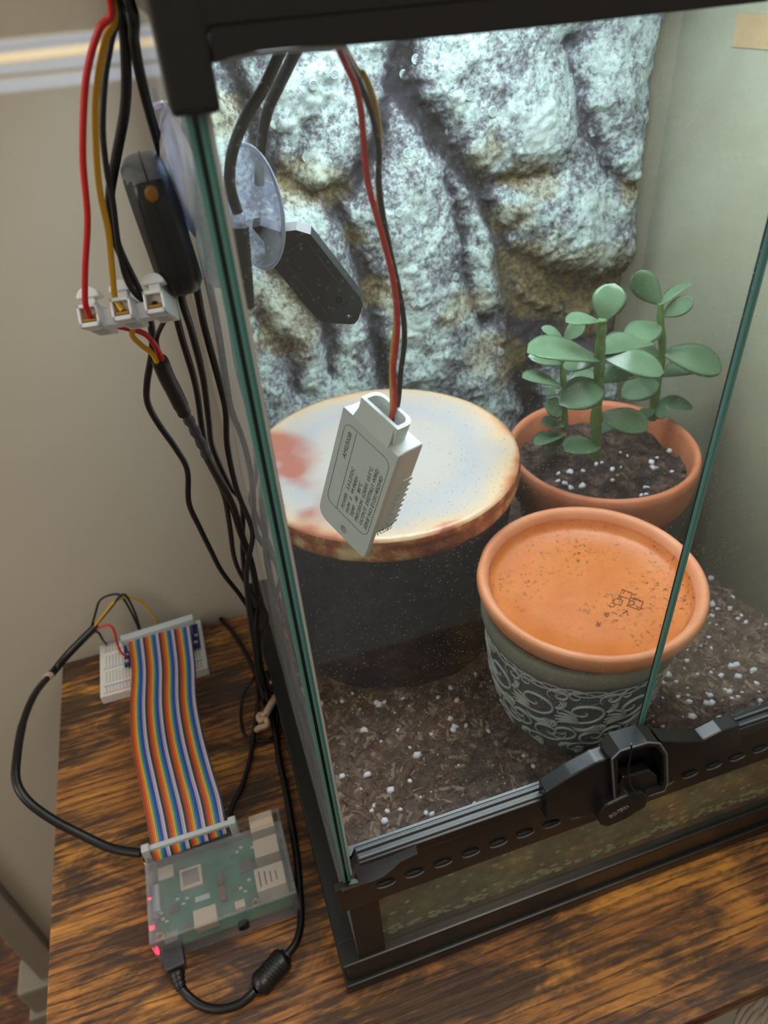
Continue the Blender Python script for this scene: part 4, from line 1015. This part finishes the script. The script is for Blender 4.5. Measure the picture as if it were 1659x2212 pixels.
cable('black_cable', 'black_rubber', [(258, 20), (272, 130), (270, 235), (252, 335), (238, 420), (241, 490), (262, 550), (292, 612), (318, 668), (329, 720), (328, 765), (318, 825), (319, 870), (342, 915), (382, 972), (405, 1017), (408, 1086), (431, 1139), (455, 1188), (480, 1236), (521, 1289), (540, 1325), (552, 1400), (556, 1470)],
      (.205, .330), .00135, 'long black cable looping widest from the bundle, in front of the terminal block', 'black cables beside the tank', cat='cable', pre=over(.222), post=[P(560, 1560, z=.004)])
cable('black_cable', 'black_rubber', [(280, 5), (290, 90), (305, 170), (325, 250), (350, 335), (385, 450), (412, 560), (428, 640), (443, 712), (476, 834), (488, 891), (492, 968), (512, 1057), (541, 1131), (545, 1167), (533, 1232), (537, 1314), (548, 1390), (556, 1450)],
      (.200, .300), .0013, 'black cable passing behind the oval unit, nearest the glass pane', 'black cables beside the tank', cat='cable', pre=over(.235), post=[P(570, 1520, z=.006)])
cable('black_cable', 'black_rubber', [(374, 640), (390, 720), (423, 834), (439, 939), (455, 1004), (484, 1070), (496, 1135), (508, 1212), (537, 1269), (569, 1314), (577, 1338), (562, 1375), (556, 1430)],
      (.228, .330), .0012, 'black cable leaving the oval unit at its left lower end', 'black cables beside the tank', cat='cable', pre=[cen_-axd*L2*.9], post=[P(575, 1490, z=.008), P(600, 1530, z=.003)])
cable('black_cable', 'black_rubber', [(392, 640), (415, 720), (439, 817), (451, 907), (460, 968), (496, 1049), (523, 1090), (524, 1192), (533, 1273), (550, 1340), (560, 1430)],
      (.230, .330), .0013, 'black cable leaving the oval unit at its right lower end', 'black cables beside the tank', cat='cable', pre=[cen_-axd*L2*.9 + Vector((.002, .003, 0))], post=[P(580, 1500, z=.006)])
# sensor lead: shrink-wrapped cable with three leads, first going down the bundle
sl_ = thing('sensor_lead', P(360, 800, y=.225), 'thick heat-shrunk black lead with red, yellow and black ends below the terminal block', 'cable')
jn = P(348, 783, y=.226)
B().tube(smooth_path([MT @ Vector((mw*.5, md-.001, .003)), P(302, 716, y=.218), P(330, 738, y=.222), P(345, 765, y=.226), jn+Vector((.001, 0, -.001))], 6), .0009, 10).build('red_end', 'red_wire', sl_)
B().tube(smooth_path([MT @ Vector((pitch+mw*.5, md-.001, .003)), P(285, 722, y=.218), P(305, 745, y=.222), P(330, 765, y=.225), jn-Vector((.001, 0, .001))], 6), .0009, 10).build('yellow_end', 'yellow_wire', sl_)
B().tube(smooth_path([MT @ Vector((2*pitch+mw*.5, md-.001, .003)), P(345, 712, y=.222), P(338, 735, y=.226), P(342, 760, y=.227), jn], 6), .0008, 10).build('black_end', 'black_rubber', sl_)
B().tube(smooth_path([P(345, 778, y=.226), P(360, 815, y=.230), P(378, 850, y=.234), P(398, 892, y=.238)], 6), [.0026, .0028, .0028] + [.0028]*13 + [.0025]*3, 14).build('heat_shrink', 'black_rubber', sl_)
q = smooth_path([P(396, 888, y=.238), P(412, 914, y=.242), P(432, 952, y=.247), P(447, 985, y=.252)], 8)
B().tube(q, [.0019 + .0003*math.sin(i*1.2) for i in range(len(q))], 12).build('twisted_wrap', 'grey_rubber', sl_)
B().tube(smooth_path([P(445, 982, y=.252), P(470, 1030, y=.262), P(500, 1085, y=.272), P(520, 1150, y=.285), P(545, 1225, y=.30), P(556, 1300, y=.315), P(552, 1400, y=.325), P(560, 1480, z=.010), P(590, 1560, z=.003)], 6), .0018, 12).build('jacket', 'black_rubber', sl_)
# twist tie
tie = thing('cable_tie', P(590, 1530, z=.012), 'beige rubbery tie knotted round the black cables by the tank', 'tie')
B().tube(smooth_path([P(585, 1477, z=.016), P(590, 1468, z=.018), P(603, 1466, z=.020), P(609, 1480, z=.018), P(607, 1495, z=.014), P(598, 1506, z=.012)], 6), .0013, 8).build('ring', 'beige_tie', tie)
B().tube(smooth_path([P(597, 1505, z=.013), P(586, 1522, z=.013), P(574, 1545, z=.012)], 5), .0027, 10).build('strap', 'beige_tie', tie)
B().tube(smooth_path([P(574, 1545, z=.012), P(560, 1545, z=.012), P(562, 1556, z=.012), P(574, 1552, z=.012), P(577, 1566, z=.011), P(560, 1572, z=.010), P(554, 1578, z=.008)], 5), .0021, 8).build('knot', 'beige_tie', tie)
# loops on the table
cable('cable_loop', 'black_rubber', [(560, 1440, .012), (545, 1470, .010), (526, 1500, .006), (520, 1545, .003), (527, 1585, .003), (548, 1600, .0025), (575, 1600, .0025), (595, 1590, .003), (612, 1570, .004), (622, 1545, .006), (615, 1510, .008), (595, 1480, .010), (575, 1450, .012)], None, .0010, 'thin black cable coiled in a loop under the beige tie', cat='cable')
cable('cable_loop', 'black_rubber', [(476, 1336, .003), (500, 1362, .003), (525, 1400, .004), (545, 1440, .006), (560, 1480, .008), (585, 1500, .009), (598, 1540, .006), (596, 1580, .003), (585, 1600, .003)], None, .0015, 'black cable lying on the table from the wall into the bundle', cat='cable')

# ------------------------------------------------------------------ ribbon cable
rb = thing('ribbon_cable', P(350, 1600, z=.0), 'rainbow ribbon cable arching from the breadboard to the circuit board', 'ribbon cable')
LE = [(277, 1384, .0225), (284, 1450, .030), (281, 1530, .036), (285, 1610, .038), (300, 1690, .036), (316, 1770, .032), (328, 1836, .0285), (334, 1862, .0235)]
RE = [(412, 1352, .0225), (422, 1430, .030), (426, 1510, .036), (440, 1585, .038), (460, 1660, .036), (478, 1720, .032), (488, 1772, .0285), (494, 1798, .0235)]
Lp = smooth_path([P(a, c, z=z) for a, c, z in LE], 6); Rp = smooth_path([P(a, c, z=z) for a, c, z in RE], 6)
for k in range(40):
    b = B(); vs = []
    for l_, r_ in zip(Lp, Rp):
        w0, w1 = l_.lerp(r_, k/40), l_.lerp(r_, (k+1)/40); m_ = (w0+w1)/2; hh = (w1-w0).length*.5
        vs += [w0, w0.lerp(w1, .2)+Vector((0, 0, hh*.7)), w0.lerp(w1, .8)+Vector((0, 0, hh*.7)), w1, w0.lerp(w1, .8)-Vector((0, 0, hh*.7)), w0.lerp(w1, .2)-Vector((0, 0, hh*.7))]
    n = len(Lp)
    b.add(vs, [(i*6+j, i*6+(j+1) % 6, (i+1)*6+(j+1) % 6, (i+1)*6+j) for i in range(n-1) for j in range(6)], 0, True)
    b.add(vs[:6], [tuple(range(6))]); b.add(vs[-6:], [tuple(range(6))])
    b.build('strand', 'rib%d' % (k % 10), rb)
def bar_between(b, a, c, wy, hz, mi=0, bev=.0006):
    a, c = Vector(a), Vector(c); d = (c-a); L = d.length; ang = math.atan2(d.y, d.x)
    b.box((0, -wy/2, -hz/2), (L, wy/2, hz/2), mi, bev, mat=Matrix.Translation(a) @ Matrix.Rotation(ang, 4, 'Z'))
b = B(); a_, c_ = P(262, 1385, z=.0235), P(418, 1337, z=.0235); bar_between(b, a_, c_, .0058, .0060); b.build('plug', 'connector_grey', rb)
b = B(); a_, c_ = P(315, 1836, z=.0290), P(502, 1776, z=.0290); bar_between(b, a_, c_, .0030, .0030); 
for e in (a_, c_): b.box((e.x-.0022, e.y-.0024, e.z-.012), (e.x+.0022, e.y+.0024, e.z+.0026), 0, .0007)
b.build('plug', 'connector_grey', rb)
# breadboard
bb = thing('breadboard', (-.082, .407, .0), 'white solderless breadboard lying by the wall at the table corner', 'breadboard')
bx0, bx1, by0, by1 = -.1200, -.0420, .3800, .4322
B().box((bx0, by0, .0003), (bx1, by1, .0085), bev=.0008).build('board', 'breadboard_white', bb)
for yy, m_ in ((by0+.0022, 'red_line'), (by0+.0085, 'blue_line'), (by1-.0085, 'red_line'), (by1-.0022, 'blue_line')): B().box((bx0+.003, yy, .0084), (bx1-.003, yy+.0007, .00865)).build('rail_line', m_, bb)
b = B()
for i in range(30):
    for yy in [by0+.0042, by0+.0064, by1-.0042, by1-.0064] + [by0+.0125+.0023*j for j in range(5)] + [by0+.0285+.0023*j for j in range(5)]:
        x = bx0+.0045+i*.00236; b.add([(x, yy, .00856), (x+.0009, yy, .00856), (x+.0009, yy+.0009, .00856), (x, yy+.0009, .00856)], [(0, 1, 2, 3)])
o = b.build('contact_holes', 'chip_grey', bb); o['kind'] = 'stuff'
B().box((bx0+.003, .4055, .0083), (bx1-.003, .4075, .0086)).build('centre_groove', 'connector_grey', bb)
ad = thing('breakout_board', (-.07, .416, .0087), 'small dark blue breakout board plugged into the breadboard under the ribbon', 'circuit board')
B().box((-.1010, .3995, .0110), (-.0445, .4245, .0126), bev=.0003).build('circuit_board', 'pcb_blue', ad)
B().box((-.0975, .4135, .0126), (-.0485, .4215, .0205), bev=.0005).build('header', 'connector_grey', ad)
for yy in (.4005, .4225):
    b = B()
    for i in range(20): x = -.099+i*.0027; b.box((x, yy, .0086), (x+.0007, yy+.0007, .0135))
    o = b.build('pin_row', 'steel', ad)
for i, (x, y) in enumerate([(-.0465, .4110), (-.0475, .4040), (-.0990, .4040), (-.0985, .4100)]): B().box((x-.0014, y-.0010, .0126), (x+.0014, y+.0010, .0140), bev=.0002).build('component', 'steel_warm', ad)
# jumper wires on the breadboard: parts of the thick lead
ml = thing('thick_lead', P(40, 1640, z=.05), 'thick black lead looping past the table edge from breadboard to circuit board', 'cable')
mp = smooth_path([P(304, 1843, z=.010), P(240, 1832, z=.012), P(170, 1800, z=.020), P(110, 1768, z=.030), P(60, 1730, z=.040), P(36, 1690, z=.046), P(36, 1640, z=.048), P(50, 1560, z=.044), P(78, 1495, z=.036), P(118, 1448, y=.412), P(150, 1410, y=.416), P(208, 1352, y=.421)], 7)
n = len(mp); B().tube(mp, [.0026 if i < n*.62 else .0023 if i < n*.78 else .0029 for i in range(n)], 14).build('jacket', 'black_rubber', ml)
k_ = int(n*.78); B().tube(mp[k_:k_+2], .0031, 14).build('tape_band', 'steel_warm', ml)
jb = P(208, 1352, y=.421)
for nm, mat, q in (('jumper', 'red_wire', [(232, 1350, .417), (246, 1362, .414), (254, 1392, .411), (262, 1410, .409), (275, 1418, .0135)]),
                   ('jumper', 'black_rubber', [(206, 1325, .423), (216, 1297, .425), (240, 1285, .426), (262, 1288, .426), (285, 1325, .426), (303, 1366, .425)]),
                   ('jumper', 'black_rubber', [(240, 1312, .422), (262, 1285, .423), (276, 1292, .424), (292, 1325, .4245), (304, 1364, .4245)]),
                   ('jumper', 'yellow_wire', [(226, 1325, .420), (250, 1298, .423), (280, 1289, .425), (305, 1300, .427), (325, 1322, .427), (344, 1352, .426)]),
                   ('jumper', 'black_rubber', [(212, 1366, .422), (222, 1382, .424), (230, 1392, .0086)])):
    B().tube(smooth_path([mp[-3]] + [P(a, c, y=z) if z > .3 else P(a, c, z=z) for a, c, z in q], 6), .00085, 8).build('jumper', mat, ml)

# ------------------------------------------------------------------ single board computer in a clear case
pc0, pc1 = P(300, 1838, z=.0265), P(602, 1738, z=.0265)
sb_ = thing('single_board_computer', (-.053, .215, 0), 'green single-board computer in a clear case with a glowing red light', 'computer')
cx0, cx1, cy0, cy1 = -.0915, -.0135, .1905, .2425
def case():
    b = B(); b.box((cx0, cy0, .0005), (cx1, cy1, .0022), 0, .0005); b.build('case_bottom', 'case_plastic', sb_)
    for q in ((cx0, cy0, cx0+.0018, cy1), (cx1-.0018, cy0, cx1, cy1), (cx0, cy0, cx1, cy0+.0018), (cx0, cy1-.0018, cx1, cy1)):
        B().box((q[0], q[1], .0022), (q[2], q[3], .0240), bev=.0003).build('case_wall', 'case_side' if q[0] == cx0 and q[2] < cx1 else 'case_plastic', sb_)
    B().box((cx0, cy0, .0242), (cx1, cy1-.0085, .0258), bev=.0006).build('case_lid', 'case_plastic', sb_)
case()
B().box((cx0+.0028, cy0+.0025, .0065), (cx1-.0035, cy1-.0025, .0078), bev=.0003).build('circuit_board', 'pcb_green', sb_)
def comp(name, mat, l, t, r, bt, z0, z1, bev=.0003, lab=None):
    c = P((l+r)/2, (t+bt)/2, z=z1); wx_ = abs(P(r, (t+bt)/2, z=z1).x - P(l, (t+bt)/2, z=z1).x)*.95; wy_ = abs(P((l+r)/2, t, z=z1).y - P((l+r)/2, bt, z=z1).y)*.86
    o = B().box((c.x-wx_/2, c.y-wy_/2, z0), (c.x+wx_/2, c.y+wy_/2, z1), bev=bev).build(name, mat, sb_)
    if lab: o['label'] = lab
    return o, c, wx_, wy_
comp('usb_port', 'steel_warm', 536, 1752, 592, 1795, .0078, .0215, .0005); comp('usb_port', 'steel_warm', 545, 1803, 603, 1850, .0078, .0215, .0005)
eo, ec, ew, eh = comp('network_port', 'steel_warm', 548, 1862, 618, 1922, .0078, .0210, .0005)
for k in range(4): B().box((ec.x-.006+k*.0030, ec.y-.0045+.0004*k, .0210), (ec.x-.0052+k*.0030, ec.y+.0045-.0008*k, .02108)).build('port_marking', 'chip_grey', eo)
po, pcn, pw, ph = comp('processor', 'steel_warm', 386, 1868, 438, 1920, .0078, .0105, .0006); B().box((pcn.x-pw*.36, pcn.y-ph*.36, .0105), (pcn.x+pw*.36, pcn.y+ph*.36, .0109), bev=.0002).build('heat_spreader', 'steel', po)
comp('radio_shield', 'steel_warm', 340, 1868, 376, 1900, .0078, .0100); comp('controller_chip', 'chip_grey', 516, 1854, 545, 1884, .0078, .0095)
comp('camera_socket', 'chip_grey', 468, 1878, 482, 1912, .0078, .0120); comp('socket_latch', 'flex_brown', 474, 1908, 487, 1945, .0078, .0125)
comp('display_socket', 'connector_grey', 330, 1905, 344, 1972, .0078, .0120); comp('flex_strip', 'flex_brown', 326, 1908, 332, 1935, .0078, .0125)
comp('video_port', 'steel_warm', 416, 1955, 470, 2002, .0078, .0140, .0005); comp('port_label', 'connector_grey', 420, 1932, 455, 1946, .0078, .0081)
ao, ac, aw, ah = comp('audio_jack', 'steel_warm', 506, 1942, 530, 1962, .0078, .0135, .0006)
b = B(); b.lathe((0, 0, 0), [(.0030, -.001), (.0030, .0020), (.0020, .0022), (.0016, .0004), (.0001, .0004)], 20, mat=Matrix.Rotation(PI/2, 3, 'X')); o = b.build('jack_collar', 'hole_dark', None); o.parent = ao; o.location = Vector((ac.x, cy0+.0005, .0105)) - Vector(sb_['_o'])
comp('power_socket', 'steel', 358, 2010, 384, 2030, .0078, .0105); comp('regulator_chip', 'chip_grey', 364, 1952, 386, 1972, .0078, .0090)
comp('inductor', 'chip_grey', 394, 1998, 410, 2012, .0078, .0095)
for px, py in ((383, 1942), (396, 1952), (348, 1972), (352, 1985), (360, 1990), (505, 1920), (520, 1918), (530, 1925), (520, 1830), (512, 1840), (500, 1850), (545, 1830), (538, 1900), (550, 1950), (338, 1980), (404, 1940), (492, 1980)):
    comp('component', rnd.choice(['steel_warm', 'chip_grey', 'connector_grey']), px-4, py-3, px+4, py+3, .0078, .0090, .0001)
for px, py in ((318, 1858), (520, 1795), (346, 2022), (552, 1948)):
    c = P(px, py, z=.008); B().lathe((c.x, c.y, 0), [(.0026, .0078), (.0026, .0081), (.0012, .0081), (.0012, .0078)], 20).build('mounting_ring', 'brass', sb_)
comp('header', 'chip_grey', 330, 1846, 490, 1806, .0078, .0120, .0003)
comp('red_led_glow', 'red_led_and_glow', 319, 1938, 327, 1943, .0078, .0088, .0001, 'red LED or its added glow'); comp('red_led_glow', 'red_led_and_glow', 322, 1998, 334, 2008, .0078, .0092, .0001, 'red LED or its added glow')  # the LED, then an emissive block added for its red glow
c = P(322, 2020, z=.012); B().box((cx0+.0004, cy0+.0010, .009), (cx0+.0014, cy0+.0035, .0135), bev=.0002).build('red_led_glow', 'red_led_and_glow', sb_)  # emissive block added in the case corner for the LED's red glow
for x, y in ((cx0+.004, cy0+.004), (cx1-.004, cy0+.004), (cx0+.004, cy1-.004), (cx1-.004, cy1-.004)): B().lathe((x, y, 0), [(.0025, 0), (.0025, .0007)], 12, cap0=True, cap1=True).build('foot', 'black_rubber', sb_)

# ------------------------------------------------------------------ power cable
pcab = thing('power_cable', P(590, 2105, z=0), 'black power cable with a ribbed ferrite bead, plugged into the circuit board case', 'cable')
pa, pb_ = P(372, 2040, z=.0100), P(382, 2098, z=.0085)
d = (pb_-pa); ang = math.atan2(d.y, d.x)
B().box((0, -.0052, -.0035), (d.length, .0052, .0035), bev=.0012, mat=Matrix.Translation(pa) @ Matrix.Rotation(ang, 4, 'Z')).build('plug', 'grey_rubber', pcab)
B().box((-.0045, -.0035, -.0014), (.0005, .0035, .0014), bev=.0003, mat=Matrix.Translation(pa) @ Matrix.Rotation(ang, 4, 'Z')).build('plug_tip', 'steel', pcab)
q = smooth_path([pb_, P(386, 2118, z=.0075), P(392, 2136, z=.0065)], 6); B().tube(q, [.0040 - .0016*i/(len(q)-1) + (.0005 if i % 3 == 0 else 0) for i in range(len(q))], 14).build('strain_relief', 'black_rubber', pcab)
fa, fb = P(553, 2138, z=.0068), P(620, 2062, z=.0068)
B().tube(smooth_path([P(388, 2128, z=.0070), P(405, 2150, z=.0045), P(435, 2172, z=.003), P(475, 2180, z=.003), P(515, 2170, z=.0035), P(540, 2152, z=.005), fa], 7), .0022, 14).build('cord', 'black_rubber', pcab)
B().tube(smooth_path([fb, P(640, 2035, z=.006), P(650, 1990, z=.004), P(647, 1920, z=.003), P(641, 1850, z=.003), P(630, 1780, z=.003), P(618, 1710, z=.003), P(603, 1640, z=.003), P(596, 1590, z=.004), P(585, 1540, z=.007), P(570, 1470, z=.012), P(560, 1420, z=.02), P(556, 1350, y=.33)], 7), .0021, 14).build('cord', 'black_rubber', pcab)
fer = B(); N_ = 36; L_ = (fb-fa)
def fr_(t_):
    base = .0064
    if t_ < .06 or t_ > .94: return base*.62
    if t_ < .12 or t_ > .88: return base*.9
    return base - (.0005 if .28 < t_ < .72 and int(t_*36) % 3 == 0 else 0)
fer.tube([fa + L_*(k/N_) for k in range(N_+1)], [fr_(k/N_) for k in range(N_+1)], 20); fer.build('ferrite_bead', 'black_rubber', pcab)
cable('bundle_cable', 'black_rubber', [(500, 1790, .003), (500, 1745, .003), (520, 1705, .0025), (538, 1650, .003), (548, 1590, .005), (556, 1530, .009), (562, 1470, .016), (560, 1410, .03)], None, .0016, 'black cable running on the table from the bundle to behind the circuit board', cat='cable')
# thin string at the door split, tied to the latch
cable('black_string', 'black_rubber', [(1364, 1607), (1363, 1625), (1357, 1665), (1360, 1690), (1372, 1712), (1381, 1722)], (.1335, .1325), .00042, 'thin black string tied at the door gap and hanging over the latch', cat='string', sides=6)
# tan rectangle on the wall beyond the glass
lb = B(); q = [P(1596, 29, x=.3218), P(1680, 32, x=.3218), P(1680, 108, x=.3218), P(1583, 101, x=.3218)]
lb.prism(q, (-.0008, 0, 0)); rerooted(lb, 'tan_patch', 'patch_tan', q[0], 'small tan rectangle on the wall beyond the right glass', 'patch')

for o in bpy.data.objects:
    if '_o' in o: del o['_o']
